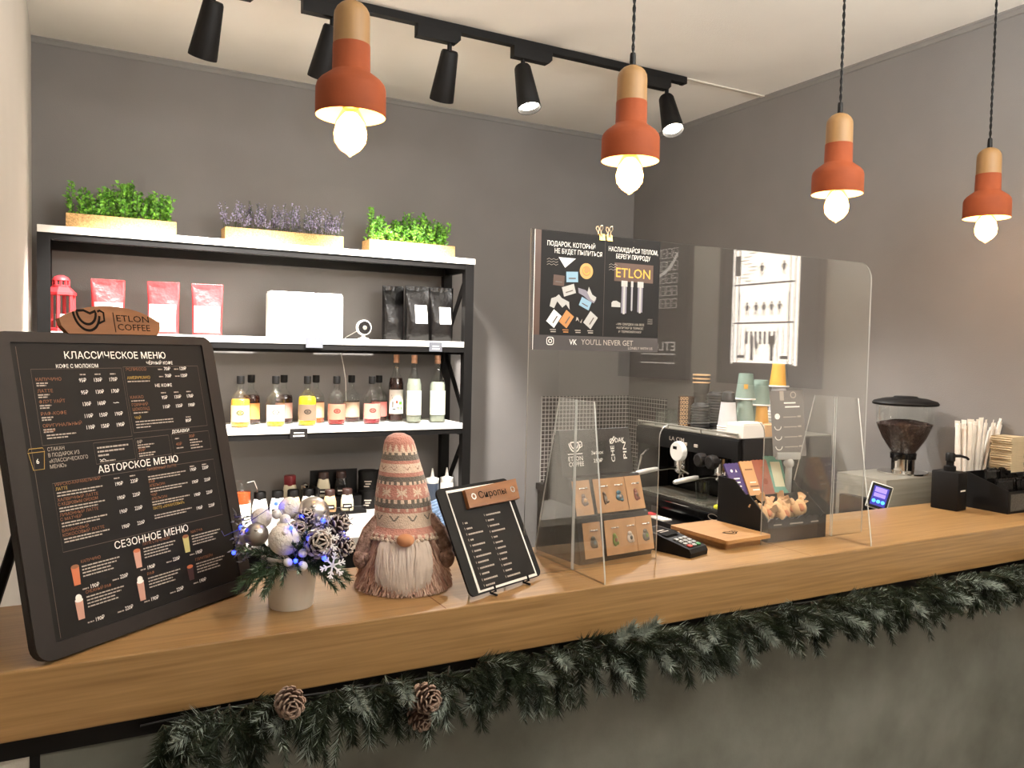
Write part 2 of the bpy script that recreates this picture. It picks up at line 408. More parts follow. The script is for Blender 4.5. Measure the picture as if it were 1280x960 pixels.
# ------------------------------------------------------------------ shelving rack
rk = thing('shelving_rack', (.81, 3.76, 0), 'black steel wall rack with white shelf boards and zigzag side braces', 'shelving')
X0, X1, Yf, Yb = -.115, 1.745, 3.63, 3.93
def rel(a): return (a[0] - .81, a[1] - 3.76, a[2])
for x in (X0, X1 - .045):
    for y in (Yf, Yb - .04):
        mb = MB(); mb.bb(rel((x, y, .83)), rel((x + .045, y + .04, 2.03))); mb.build('post', M_black, rk, smooth=0)
for i, z in enumerate((2.058, 1.65, 1.25)):
    xa, xb = (X0, X1 + .005) if i == 0 else (X0 + .046, X1 - .046)
    mb = MB(); mb.bb(rel((xa, Yf - (.005 if i == 0 else -.0), z - .028)), rel((xb, Yb, z)), 0, .0015); mb.build('shelf_board', M_board_w, rk, smooth=0)
    for y, hh in ((Yf + .004, .024), (Yb - .03, .04)):
        mb = MB(); mb.bb(rel((X0 + .045, y, z - .029 - hh)), rel((X1 - .045, y + .025, z - .029))); mb.build('beam', M_black, rk, smooth=0)
    for x in (X0 + .01, X1 - .035):
        mb = MB(); mb.bb(rel((x, Yf + .04, z - .029 - .035)), rel((x + .025, Yb - .04, z - .029))); mb.build('side_beam', M_black, rk, smooth=0)
for x in (X0 + .02, X1 - .022):
    for (ya, za, yb, zb) in ((Yf + .03, 1.99, Yb - .03, 1.66), (Yb - .03, 1.58, Yf + .03, 1.27), (Yf + .03, 1.18, Yb - .03, .86)):
        mb = MB(); d = Vector((0, yb - ya, zb - za)); ang = math.atan2(d.z, d.y)
        mb.box(rel((x, (ya + yb) / 2, (za + zb) / 2)), (.006, d.length, .034), R=Matrix.Rotation(ang, 3, 'X')); mb.build('brace', M_black, rk, smooth=0)

def price_tag(x, z, w, label, m):
    t = thing('price_tag', (x, Yf - .006, z), label, 'price tag', group='price tags on the shelf edges')
    mb = MB(); mb.box((0, 0, 0), (w, .004, .045), 0, .0008); mb.build('holder', m, t, smooth=0)
    mb = MB(); T = faceY(-w / 2, 0, -.0225)
    mb.rect(.016, .024, w - .016, .028, .0026, T); mb.rect(.014, .010, w - .014, .016, .0026, T); mb.build('print', M_ink, t, smooth=0)
price_tag(.957, 1.628, .076, 'pale grey price tag under the white packs on the middle shelf', M_tag)
price_tag(1.545, 1.622, .066, 'pale grey price tag under the black bags on the middle shelf', M_tag)
price_tag(.892, 1.222, .078, 'dark price tag under the yellow bottle on the lower shelf', M_dgrey)

# ------------------------------------------------------------------ planters on the top shelf
def leaf(mb, c, d, L, Wd, mi=0):
    d = d.normalized(); a = d.orthogonal().normalized(); a = (Matrix.Rotation(random.uniform(0, 2 * PI), 3, d) @ a)
    n = d.cross(a); c = Vector(c)
    mb.add([c, c + d * L * .4 + a * Wd / 2 + n * L * .08, c + d * L, c + d * L * .4 - a * Wd / 2 + n * L * .08, c + d * L * .45 - n * L * .05],
           [(0, 1, 4), (1, 2, 4), (2, 3, 4), (3, 0, 4)], mi)
random.seed(4)
def planter(x0, x1, kind, name, label, cat):
    w = x1 - x0; t = thing(name, ((x0 + x1) / 2, 3.775, 2.058), label, cat)
    mb = MB(); h = .066; o_, i_ = .055, .047
    mb.prism([(-w / 2, -o_), (w / 2, -o_), (w / 2, o_), (-w / 2, o_)], h - .004, None, 0)
    for a, b in (((-w / 2, -o_), (w / 2, -i_)), ((-w / 2, i_), (w / 2, o_)), ((-w / 2, -i_), (-w / 2 + .008, i_)), ((w / 2 - .008, -i_), (w / 2, i_))):
        mb.bb((a[0], a[1], h - .004), (b[0], b[1], h))
    mb.build('cork_box', M_cork, t, smooth=0)
    mb = MB(); st = MB()
    if kind == 'box':
        n = int(w * 190)
        for i in range(n):
            bx, by = random.uniform(-w / 2 + .01, w / 2 - .01), random.uniform(-.04, .04)
            H = random.uniform(.075, .145) * (1 + .18 * math.sin(bx * 26 + 1)); dx, dy = random.uniform(-.025, .025), random.uniform(-.035, .03)
            p0 = Vector((bx, by, h - .01)); p1 = p0 + Vector((dx, dy, H)); st.tube([p0, p1], .0012, 4)
            for k in range(22):
                f = .12 + .88 * k / 21; p = p0.lerp(p1, f); a = random.uniform(0, 2 * PI)
                leaf(mb, p, Vector((math.cos(a), math.sin(a), random.uniform(-.1, .9))), random.uniform(.015, .024), random.uniform(.012, .018), 0 if random.random() < .6 else 1)
        mb.build('foliage', [M_leafA, M_leafB], t, smooth=0); st.build('stems', M_stem, t)
    else:
        for i in range(int(w * 230)):
            bx, by = random.uniform(-w / 2 + .01, w / 2 - .01), random.uniform(-.04, .04)
            H = random.uniform(.06, .14); dx, dy = random.uniform(-.035, .035), random.uniform(-.03, .02)
            p0 = Vector((bx, by, h - .01)); p1 = p0 + Vector((dx, dy, H)); st.tube([p0, p1], .0012, 4)
            dark = random.random() < .25
            for k in range(16):
                f = .35 + .65 * k / 15; p = p0.lerp(p1, f); a = random.uniform(0, 2 * PI)
                leaf(mb, p, Vector((math.cos(a), math.sin(a), random.uniform(0, .8))), random.uniform(.011, .019) * (1.15 - .5 * f), random.uniform(.005, .009), 1 if dark else 0)
        mb.build('blooms', [M_lav, M_lavd], t, smooth=0); st.build('stems', M_stem, t)
planter(-.018, .392, 'box', 'boxwood_planter', 'cork box of bright green boxwood at the left end of the top shelf', 'planter')
planter(.588, 1.113, 'lav', 'lavender_planter', 'cork box of purple lavender in the middle of the top shelf', 'planter')
planter(1.238, 1.680, 'box', 'boxwood_planter', 'cork box of green boxwood at the right end of the top shelf', 'planter')

# ------------------------------------------------------------------ middle shelf (z 1.65)
t = thing('candle_lantern', (-.035, 3.74, 1.65), 'red metal candle lantern on the left end of the middle shelf', 'lantern', .3)
mb = MB(); mb.lathe([(0, 0), (.055, 0), (.055, .012), (.05, .016), (0, .016)], n=6); mb.build('base', M_red, t, smooth=30)
for k in range(6):
    a = 2 * PI * k / 6; mb = MB(); mb.tube([(.047 * math.cos(a), .047 * math.sin(a), .016), (.047 * math.cos(a), .047 * math.sin(a), .148)], .007, 6); mb.build('post', M_red, t)
mb = MB(); mb.lathe([(.058, .146), (.058, .156), (.035, .178), (.033, .18), (0, .18)], n=6); mb.build('roof', M_red, t, smooth=30)
mb = MB(); mb.lathe([(.033, .18), (.033, .184), (.030, .186)], n=20)
for k in range(10):
    a = 2 * PI * k / 10; mb.tube([(.028 * math.cos(a), .028 * math.sin(a), .183), (.028 * math.cos(a), .028 * math.sin(a), .205)], .005, 5)
mb.lathe([(.032, .203), (.032, .208), (.024, .219), (.010, .225), (0, .226)], n=20); mb.build('vent', M_red, t)
mb = MB(); mb.lathe([(.044, .016), (.044, .148)], n=6); mb.build('glass', M_glass, t, smooth=0)
mb = MB(); mb.lathe([(0, .016), (.02, .016), (.02, .07), (0, .072)], n=16); mb.build('candle', M_white, t)

def pouch(name, loc, w, h, d, mfoil, label, cat, lab, rz=0., sealm=None, group=None):
    t = thing(name, loc, label, cat, rz, group)
    mb = MB(); N = 8; K = 20
    V = []
    for j in range(N + 1):
        f = j / N; z = h * f; dep = d * (1 - f) ** .6 * (.75 + .5 * math.sin(PI * min(1, f * 1.4))) / 1.1 + .003; ww = w * (.93 + .07 * f)
        for i in range(K):
            a = 2 * PI * i / K; ca, sa = math.cos(a), math.sin(a)
            V.append((ww / 2 * math.copysign(abs(ca) ** .35, ca), dep / 2 * math.copysign(abs(sa) ** .8, sa) + .003 * math.sin(7 * f + 3 * a), z))
    F = [(j * K + i, j * K + (i + 1) % K, (j + 1) * K + (i + 1) % K, (j + 1) * K + i) for j in range(N) for i in range(K)]
    F += [tuple(range(K - 1, -1, -1)), tuple(N * K + i for i in range(K))]
    mb.add(V, F); mb.build('bag', mfoil, t)
    mb = MB(); mb.bb((-w / 2, -.003, h - .03), (w / 2, .003, h + .006), 0, .001); mb.build('top_seal', sealm or mfoil, t, smooth=0)
    if lab:
        (lx0, lz0, lx1, lz1, m) = lab
        mb = MB(); P = []; n = 6
        for j in range(n + 1):
            z = lz0 + (lz1 - lz0) * j / n; f = z / h
            y = -(d * (1 - f) ** .6 * (.75 + .5 * math.sin(PI * min(1, f * 1.4))) / 1.1 + .003) / 2 - .006
            P += [(lx0, y, z), (lx1, y, z)]
        mb.add(P, [(2 * j, 2 * j + 1, 2 * j + 3, 2 * j + 2) for j in range(n)]); mb.build('label', m, t)
    return t
M_palab = mat('cream pouch label', '#f3ebe0', .5, var=.03)
for x, y, rz, l in ((.135, 3.77, .05, 'red foil coffee pouch with a white label, nearest the red lantern'), (.345, 3.75, -.22, 'red foil coffee pouch with a white label, between the other two red pouches'), (.52, 3.74, -.18, 'red foil coffee pouch with a white label, nearest the white packs')):
    pouch('coffee_pouch', (x, y, 1.65), .128, .215, .055, M_redfoil, l, 'coffee pouch', (-.052, .012, .052, .125, M_palab), rz, group='red pouches on the middle shelf')
for i, (xa, xb, l) in enumerate(((.778, .862, 'narrow white pack at the left of the white packs on the middle shelf'), (.866, .985, 'white pack in the middle of the white packs on the middle shelf'), (.989, 1.112, 'white pack at the right of the white packs, beside the small camera'))):
    t = thing('paper_pack', ((xa + xb) / 2, 3.75, 1.65), l, 'paper pack', group='white packs on the middle shelf')
    mb = MB(); w = xb - xa; mb.box((0, 0, .1), (w, .09, .2), 0, .006); mb.build('wrapped_block', M_white, t)
    mb = MB(); mb.box((0, 0, .203), (w * .94, .07, .008), 0, .003); mb.build('folded_flap', M_white, t)
t = thing('security_camera', (1.215, 3.72, 1.65), 'small white round camera with a black face on the middle shelf', 'camera')
mb = MB(); mb.lathe([(0, 0), (.026, 0), (.026, .005), (.010, .01), (.008, .02)], n=24); mb.build('base', M_whitep, t)
RX = Matrix.Translation((0, 0, .055)) @ Matrix.Rotation(PI / 2, 4, 'X')
mb = MB(); mb.lathe([(0, -.016), (.022, -.016), (.036, -.006), (.037, .008), (.033, .016), (.030, .017)], n=28, T=RX); mb.build('shell', M_whitep, t)
mb = MB(); mb.lathe([(.031, .016), (.029, .019), (0, .019)], n=28, T=RX); mb.build('face', M_blackgloss, t)
mb = MB(); mb.lathe([(.010, .019), (.010, .022), (.006, .023), (.005, .020), (0, .020)], n=20, T=RX); mb.build('lens', M_steel, t)
mb = MB(); mb.tube([(1.215, 3.76, 1.70), (1.20, 3.95, 1.66), (1.17, 3.945, 1.60), (1.19, 3.95, 1.52), (1.20, 3.945, 1.45), (1.205, 3.95, 1.36), (1.21, 3.95, 1.26)], .0022, 6)
tag(mb.build('cable', M_whitep), 'thin pale cable hanging from the small camera behind the bottles', 'cable')
M_lab_white = mat('white bag label', '#f2efe8', .5, var=0)
for x, y, w, rz, l, lab in ((1.40, 3.83, .11, .0, 'black coffee bag standing behind the other two, no label visible', None), (1.50, 3.755, .128, -.05, 'black coffee bag with a white label, left of the front two', (-.022, .085, .040, .175, M_lab_white)), (1.625, 3.755, .128, -.05, 'black coffee bag with a white label at the right end of the middle shelf', (-.018, .085, .042, .170, M_lab_white))):
    pouch('coffee_bag', (x, y, 1.65), w, .262, .075, M_foil, l, 'coffee bag', lab, rz, group='black coffee bags on the middle shelf')

# ------------------------------------------------------------------ bottles on the lower shelf (z 1.25)
def liquid(name, h, tr=.25): return mat(name, h, .15, var=.05, trans=tr, spec=.4)
M_labels = {}
def lab_mat(h):
    if h not in M_labels: M_labels[h] = mat('bottle label ' + h, h, .5, var=.04)
    return M_labels[h]
def wrap(mb, r, z0, z1, a0, a1, n=14, mi=0): mb.lathe([(r, z0), (r, z1)], n=n, a0=a0, a1=a1, mi=mi)
def round_bottle(x, y, lq, lab, cap, label, fill=.135, logo=True):
    t = thing('liqueur_bottle', (x, y, 1.25), label, 'bottle', -.2, 'round bottles on the lower shelf')
    pf = [(0, .004), (.036, .0), (.041, .006), (.041, .118), (.038, .132), (.026, .148), (.0155, .158), (.0135, .168), (.0135, .20)]
    mb = MB(); mb.lathe(pf, n=32); mb.build('glass', M_glass, t)
    mb = MB(); q = [(0, .007)] + [(r - .0025, z) for r, z in pf[2:] if z < fill and r > .02] 
    rr = .0385 if fill < .12 else .034
    q += [(rr if fill < .135 else .025, fill), (0, fill)]
    mb.lathe([(0, .007), (.036, .007)] + q[1:], n=32); mb.build('liquid', lq, t)
    mb = MB(); mb.lathe([(0, .226), (.0155, .226), (.0165, .222), (.0165, .193), (.0135, .190)], n=24); mb.build('cap', cap, t)
    mb = MB(); wrap(mb, .0417, .026, .098, -PI / 2 - 1.15, -PI / 2 + 1.15); mb.build('label', lab_mat(lab), t)
    if logo:
        mb = MB()
        for s, r0, r1 in ((0, 0, .016), (1, .0, .0)):
            pass
        for k in range(16):
            a = 2 * PI * k / 16; b = 2 * PI * (k + 1) / 16
            def pt(u, v): th = -PI / 2 + u / .042; return (.0422 * math.cos(th), .0422 * math.sin(th), .066 + v)
            mb.add([pt(.016 * math.cos(a), .011 * math.sin(a)), pt(.016 * math.cos(b), .011 * math.sin(b)), pt(.011 * math.cos(b), .008 * math.sin(b)), pt(.011 * math.cos(a), .008 * math.sin(a))], [(0, 1, 2, 3)])
        for u in (-.005, 0, .005): mb.add([pt(u - .0015, -.006), pt(u + .0015, -.006), pt(u + .0015, .006), pt(u - .0015, .006)], [(0, 1, 2, 3)])
        mb.build('label_emblem', M_dgrey, t, smooth=0)
    return t
L_amber = liquid('amber liqueur', '#d99a3a'); L_yel = liquid('yellow liqueur', '#e8c52a'); L_red = liquid('red liqueur', '#8a2322'); L_pink = liquid('berry liqueur', '#8d2a33')
L_dark = liquid('dark liqueur', '#3a1712'); L_or = liquid('orange liqueur', '#c4562a'); L_clear = liquid('clear syrup', '#e7ecd9', .6)
round_bottle(.654, 3.70, L_amber, '#e4d68a', M_black, 'round amber bottle with a pale yellow label, first at the left of the front row', .125)
round_bottle(.806, 3.70, L_yel, '#efe9d0', M_black, 'round yellow bottle with a white label in the front row', .05)
round_bottle(.948, 3.70, L_yel, '#7b6654', M_black, 'round bright yellow bottle with a brown label in the front row', .135)
round_bottle(1.087, 3.71, L_red, '#d97560', M_black, 'round red bottle with a salmon label in the front row', .035)
round_bottle(1.258, 3.71, L_pink, '#e08a7a', M_black, 'round dark pink bottle with a pink label, last of the front row', .04)
round_bottle(.548, 3.81, L_dark, '#b85a35', M_black, 'dark bottle with an orange label, half hidden by the big menu board', .135, False)
round_bottle(.724, 3.83, L_dark, '#c98a4a', M_black, 'dark bottle with an orange label behind the amber bottle', .135, False)
round_bottle(.872, 3.83, L_dark, '#b58a80', M_black, 'dark bottle behind the yellow bottle with the white label', .135, False)
round_bottle(1.022, 3.83, L_or, '#d9b48a', M_black, 'bottle with a cream label behind the bright yellow bottle', .10, False)
round_bottle(1.195, 3.83, L_dark, '#a58f78', M_black, 'dark bottle with a beige label in the back row, between the red and pink bottles', .10, False)
round_bottle(1.335, 3.83, L_dark, '#b56a62', M_black, 'dark bottle behind the pink bottle at the end of the front row', .10, False)
def tall_bottle(x, y, lq, glasslab, label, fill, sq, prints):
    t = thing('syrup_bottle', (x, y, 1.25), label, 'bottle', -.25, 'tall syrup bottles on the lower shelf')
    pf = [(0, .004), (.033, .0), (.038, .005), (.038, .185), (.034, .205), (.020, .235), (.0135, .262), (.0125, .31)]
    mb = MB(); mb.lathe(pf, n=36, sq=sq); mb.build('glass', M_glass, t)
    mb = MB(); mb.lathe([(0, .007), (.034, .007), (.0355, .012), (.0355, min(fill, .185))] + ([(.031, .203)] if fill > .2 else []) + [(.0185 if fill > .22 else .03, fill), (0, fill)], n=36, sq=sq); mb.build('liquid', lq, t)
    mb = MB(); mb.lathe([(0, .330), (.0145, .330), (.015, .326), (.015, .312), (.0135, .311), (.0135, .306), (.015, .305), (.015, .29)], n=24); mb.build('cap', M_copper, t)
    mb = MB(); mb.lathe([(.0386, .04), (.0386, .158)], n=24, a0=-PI / 2 - 1.1, a1=-PI / 2 + 1.1, sq=sq); mb.build('label', lab_mat(glasslab), t)
    if prints:
        mb = MB()
        def pt(u, v): th = -PI / 2 + u / .039; return (.0394 * math.cos(th), .0394 * math.sin(th), v)
        for (u0, v0, u1, v1, mi) in ((-.026, .125, .022, .133, 0), (-.024, .115, .0, .119, 0), (-.02, .06, -.004, .066, 0), (-.022, .07, -.016, .10, 0), (-.004, .09, .006, .105, 2), (.010, .06, .028, .075, 1), (.012, .085, .028, .10, 1), (.0, .066, .008, .072, 0)):
            mb.add([pt(u0, v0), pt(u1, v0), pt(u1, v1), pt(u0, v1)], [(0, 1, 2, 3)], mi)
        mb.build('label_print', [M_dgrey, M_leafB, M_terra], t, smooth=0)
M_copper = mat('copper bottle cap', '#b98a6c', .4, .4)
tall_bottle(1.412, 3.80, L_dark, '#ece6da', 'tall dark syrup bottle with a printed white label, left of the two clear ones', .215, None, True)
tall_bottle(1.467, 3.70, L_clear, '#efece4', 'tall clear syrup bottle with a white label, second from the right end', .215, None, False)
tall_bottle(1.590, 3.70, L_clear, '#eef0dc', 'tall pale square syrup bottle at the right end of the lower shelf', .20, 4, False)

# ------------------------------------------------------------------ things on the back worktop (z 0.83)
M_jarbody = mat('cream spice jar', '#d9cfb4', .35, var=.1); M_wine = mat('dark red lid', '#7d1f26', .4); M_brownlid = mat('dark brown lid', '#33201b', .4)
def jar(x, y, z, h, w, lidm, body, labm, label, group=None, labw=.9):
    t = thing('spice_jar', (x, y, z), label, 'jar', -.25, group)
    mb = MB(); mb.lathe([(0, 0), (w * .5, 0), (w * .52, .004), (w * .50, h * .45), (w * .40, h * .70), (w * .36, h * .74)], n=28, sq=5); mb.build('body', body, t)
    mb = MB(); mb.lathe([(w * .39, h * .70), (w * .40, h * .72), (w * .40, h * .97), (w * .36, h), (0, h)], n=28); mb.build('lid', lidm, t)
    if labm:
        mb = MB(); T = faceY(0, -w * .53, 0); mb.rect(-w * .36, h * .12, w * .36, h * .34, .0, T, 0); mb.rect(-w * .26, h * .20, w * .26, h * .26, .001, T, 1)
        mb.build('label', [labm, M_ink if labm is M_dgrey else M_dgrey], t, smooth=0)
    return t
for x, l in ((.753, 'black-lidded white jar, first at the left of the four by the flower pot'), (.832, 'black-lidded white jar, second of the four by the flower pot'), (.903, 'black-lidded jar of brown spice, third of the four by the flower pot'), (.974, 'black-lidded white jar, last of the four, beside the black jar rack')):
    jar(x, 3.76, .83, .118, .066, M_black, M_white if 'white' in l else M_kraftl, M_dgrey, l, 'jars on the back worktop')
jar(.918, 3.89, .83, .165, .07, M_wine, M_jarbody, None, 'cream jar with a dark red lid behind the row of white jars')
t = thing('salt_shaker', (.985, 3.87, .83), 'small glass shaker with a steel top behind the white jars', 'shaker')
mb = MB(); mb.lathe([(0, 0), (.024, 0), (.024, .09), (.018, .10)], n=20); mb.build('glass', M_glass, t)
mb = MB(); mb.lathe([(.0185, .098), (.02, .10), (.02, .118), (.008, .13), (0, .131)], n=20); mb.build('top', M_chrome, t)
t = thing('syrup_jug', (.665, 3.75, .83), 'glass jug of orange syrup with a wire handle, beside the big menu board', 'jug')
mb = MB(); mb.lathe([(0, 0), (.045, 0), (.047, .01), (.047, .13), (.03, .16), (.028, .175)], n=28); mb.build('glass', M_glass, t)
mb = MB(); mb.lathe([(0, .075), (.044, .075), (.044, .125), (0, .128)], n=28); mb.build('syrup', L_or, t)
mb = MB(); mb.lathe([(0, .006), (.044, .006), (.044, .074), (0, .074)], n=28); mb.build('lower_layer', M_white, t)
mb = MB(); mb.tube([(.03, 0, .165), (.06, 0, .17), (.075, 0, .13), (.07, 0, .07), (.05, 0, .04)], .003, 8); mb.build('handle', M_chrome, t)
t = thing('spice_rack', (1.115, 3.74, .83), 'black two-step jar rack on the back worktop', 'rack')
mb = MB(); mb.bb((-.115, -.06, 0), (.115, .10, .014)); mb.bb((-.115, .02, .014), (.115, .10, .07)); mb.bb((-.115, .095, .07), (.115, .10, .19)); mb.bb((-.115, -.06, .014), (-.111, .10, .19 - .06)); mb.build('stand', M_black, t, smooth=0)
mb = MB(); mb.tube([(-.11, -.06, .034), (.11, -.06, .034)], .002, 6)
for sx in (-.11, -.03, .03, .11): mb.tube([(sx, -.06, .012), (sx, -.06, .034)], .002, 6)
mb.build('front_rail', M_black, t)
jar(1.062, 3.715, .845, .10, .058, M_brownlid, M_kraftl, M_dgrey, 'jar of brown spice on the lower step of the black rack, left', 'jars in the black rack')
jar(1.145, 3.715, .845, .10, .058, M_brownlid, M_jarbody, M_dgrey, 'jar of cream powder on the lower step of the black rack, right', 'jars in the black rack')
jar(1.055, 3.80, .901, .115, .060, M_brownlid, M_jarbody, M_dgrey, 'dark-lidded jar on the upper step of the black rack, left', 'jars in the black rack')
jar(1.140, 3.80, .901, .115, .060, M_brownlid, M_foil, M_dgrey, 'dark-lidded jar on the upper step of the black rack, right', 'jars in the black rack')
for i, (x, z, l) in enumerate(((1.275, .83, 'black tin at the bottom of the left stack beside the jar rack'), (1.275, .922, 'black tin on top of the left stack beside the jar rack'), (1.372, .83, 'black tin at the bottom of the right stack, behind the gnome hat'), (1.372, .922, 'black tin on top of the right stack, behind the gnome hat'))):
    t = thing('tea_tin', (x, 3.80, z), l, 'tin', -.3, 'black tins stacked on the back worktop')
    mb = MB(); mb.lathe([(0, 0), (.046, 0), (.046, .068)], n=32); mb.build('body', M_blackmatte, t)
    mb = MB(); mb.lathe([(.048, .066), (.048, .088), (.045, .091), (0, .091)], n=32); mb.build('lid', M_black, t)
    mb = MB()
    for k, (a, b, z0) in enumerate(((-.4, .35, .04), (-.3, .25, .028), (-.45, .1, .016))): mb.lathe([(.0466, z0), (.0466, z0 + .006)], n=6, a0=-PI / 2 + a, a1=-PI / 2 + b)
    mb.build('printed_label', M_inkd, t)
M_blueliq = mat('dark blue sauce', '#39414f', .35)
for x, m, l in ((1.589, M_blueliq, 'squeeze bottle of dark sauce with a clear nozzle, left of the white one'), (1.668, M_white, 'white squeeze bottle with a pointed nozzle beside the rack post')):
    t = thing('squeeze_bottle', (x, 3.74 - .0, .83), l, 'squeeze bottle', group='squeeze bottles on the back worktop')
    mb = MB(); mb.lathe([(0, 0), (.031, 0), (.034, .006), (.034, .105), (.032, .112)], n=28); mb.build('body', m, t)
    mb = MB(); mb.lathe([(.032, .112), (.033, .114), (.033, .135), (.012, .142), (.009, .146), (.003, .185), (0, .185)], n=28); mb.build('nozzle_cap', M_whitep, t)
t = thing('folded_jeans', (1.50, 3.34, .83), 'crumpled blue denim cloth on the back worktop behind the syrup menu', 'cloth')
random.seed(9); M_denim = mat('blue denim', '#55677f', .9, var=.25, scale=60)
mb = MB()
for k in range(9):
    a = k * .7; mb.tube([(-.09 + .02 * math.sin(a), -.10 + .012 * k, .012 + .009 * k), (-.03, -.11 + .012 * k, .026 + .010 * k), (.03, -.10 + .011 * k, .03 + .009 * k), (.09, -.08 + .01 * k, .018 + .006 * k)], [.012, .019, .019, .012], 8)
mb.build('folds', M_denim, t)
mb = MB(); mb.box((0, -.03, .01), (.17, .16, .02), 0, .008); mb.build('under_layer', M_denim, t)
t = thing('remote_control', (1.46, 3.47, .83), 'small black remote with white keys beside the blue cloth', 'remote', .5)
mb = MB(); mb.box((0, 0, .01), (.045, .12, .02), 0, .005); mb.build('body', M_black, t)
mb = MB()
for i in range(3):
    for j in range(5): mb.box((-.012 + .012 * i, -.04 + .018 * j, .0205), (.008, .010, .003), 0, .001)
mb.build('keys', M_whitep, t, smooth=0)
# ------------------------------------------------------------------ pendant lamps
M_bulb = mat('warm bulb glow', '#ffd9a0', .5, var=0, emit='#ffc27d', estr=66.0)
M_bulbglass = glass_mat('amber bulb glass', (1.0, .86, .62), 1.45)
def pendant(x, label):
    t = thing('pendant_lamp', (x, 1.60, HC), label, 'pendant lamp', group='pendant lamps over the bar')
    z = -HC + 2.075                                             # rim height
    mb = MB(); P = []
    n = 90; L = -z - .225
    for s in (0, PI):
        pts = [(.0022 * math.cos(s + 2 * PI * i / 7), .0022 * math.sin(s + 2 * PI * i / 7), -L * i / n) for i in range(n + 1)]
        mb.tube(pts, .0022, 6)
    mb.build('twisted_cord', M_black, t)
    mb = MB(); mb.lathe([(.006, z + .255), (.007, z + .25), (.0075, z + .222), (.006, z + .218)], n=16); mb.build('cord_grip', M_black, t)
    mb = MB(); mb.lathe([(0, -.0), (.045, 0), (.045, -.02), (.006, -.026), (0, -.026)], n=24); mb.build('ceiling_rose', M_black, t)
    mb = MB(); mb.lathe([(0, z + .226)] + [(.0355 * math.sin(a), z + .195 + .031 * math.cos(a)) for a in (.2, .4, .7, 1.0, 1.3, PI / 2)] + [(.0362, z + .140), (0, z + .140)], n=36); mb.build('wooden_cap', M_maple, t)
    mb = MB(); mb.lathe([(.0362, z + .140), (.0368, z + .139), (.0375, z + .088), (.040, z + .085), (.060, z + .070), (.0665, z + .062), (.069, z + .053), (.0695, z + .002), (.0685, z)], n=48); mb.build('shade', M_terra, t)
    mb = MB(); mb.lathe([(.0685, z), (.0665, z + .001), (.0655, z + .046), (.058, z + .060), (.03, z + .075), (0, z + .078)], n=48); mb.build('shade_lining', M_inside, t)
    mb = MB(); mb.lathe([(.018, z + .07), (.018, z + .02), (.014, z + .015), (0, z + .015)], n=24); mb.build('socket', M_brass, t)
    pf = [(.014, z + .03), (.016, z + .015), (.030, z - .012), (.0355, z - .034), (.033, z - .052), (.020, z - .068), (.006, z - .076), (0, z - .080)]
    mb = MB(); mb.lathe(pf, n=28); b = mb.build('bulb', M_bulbglass, t)
    mb = MB(); mb.lathe([(0, z + .008), (.013, z + .006), (.027, z - .012), (.0325, z - .033), (.030, z - .051), (.018, z - .066), (.006, z - .073), (0, z - .075)], n=20); mb.build('filament_glow', M_bulb, b)
for x, l in ((.490, 'terracotta and wood pendant lamp, nearest one, left of the other three'), (1.177, 'terracotta and wood pendant lamp above the end of the black track'), (1.897, 'terracotta and wood pendant lamp hanging right of the acrylic screen poster'), (2.598, 'terracotta and wood pendant lamp nearest the right wall')):
    pendant(x, l)

# ------------------------------------------------------------------ ceiling track with five heads
t = thing('lighting_track', (.96, 2.965, HC), 'black straight lighting track fixed to the ceiling', 'track')
mb = MB(); mb.bb((-1.1, -.018, -.030), (1.505, .018, 0), 0, .001); mb.build('rail', M_blackmatte, t, smooth=0)
mb = MB(); mb.box((1.508, 0, -.016), (.02, .037, .033), 0, .003); mb.build('end_cap', M_black, t, smooth=0)
M_led = mat('spot lens glow', '#ffffff', .4, var=0, emit='#fff2df', estr=25.0)
def track_head(x, ax, aim, energy, cone, label):
    t = thing('track_spotlight', (x, 2.965, HC - .030), label, 'spotlight', group='spotlights on the ceiling track')
    mb = MB(); mb.prism([(-.09, 0), (.09, 0), (.09, -.030), (.075, -.045), (-.09, -.045)], .036, Matrix(((1, 0, 0, ax), (0, 0, 1, -.018), (0, 1, 0, 0), (0, 0, 0, 1)))); mb.build('adapter', M_blackmatte, t, smooth=0)
    mb = MB(); mb.tube([(0, 0, -.040), (0, 0, -.085)], .009, 10); mb.build('stem', M_black, t)
    d = (Vector(aim) - Vector((x, 2.965, HC - .115))).normalized()
    q = (-d).to_track_quat('Z', 'Y').to_matrix().to_4x4(); T = Matrix.Translation((0, 0, -.085)) @ q
    mb = MB(); mb.lathe([(0, .012), (.030, .012), (.034, .004), (.0485, -.168), (.0485, -.178), (.046, -.178), (.043, -.160)], n=28, T=T); hd = mb.build('head', M_blackmatte, t)
    mb = MB(); mb.lathe([(0, -.158), (.043, -.160)], n=24, T=T); mb.build('lens', M_led, hd)
    L = bpy.data.lights.new('spot_beam', 'SPOT'); L.energy = energy; L.color = (1.0, .96, .91); L.spot_size = math.radians(cone); L.spot_blend = .5; L.shadow_soft_size = .035
    o = bpy.data.objects.new('spot_beam', L); COL.objects.link(o); o.parent = t
    o.matrix_local = T @ Matrix.Translation((0, 0, -.185))
track_head(.425, .05, (.22, 3.70, 1.36), 290, 58, 'track spotlight at the left end in view, turned to the left part of the shelves')
track_head(.835, -.02, (.66, 3.70, 1.36), 290, 58, 'track spotlight half hidden behind the nearest pendant lamp')
track_head(1.300, -.05, (1.36, 3.75, 1.36), 300, 68, 'track spotlight in the middle of the track, turned to the right part of the shelves')
track_head(1.628, .04, (1.70, 2.40, .9), 110, 110, 'track spotlight with a lit lens, second from the free end of the track')
track_head(2.375, -.08, (2.15, 2.05, .9), 85, 78, 'track spotlight with a lit lens at the free end of the track')

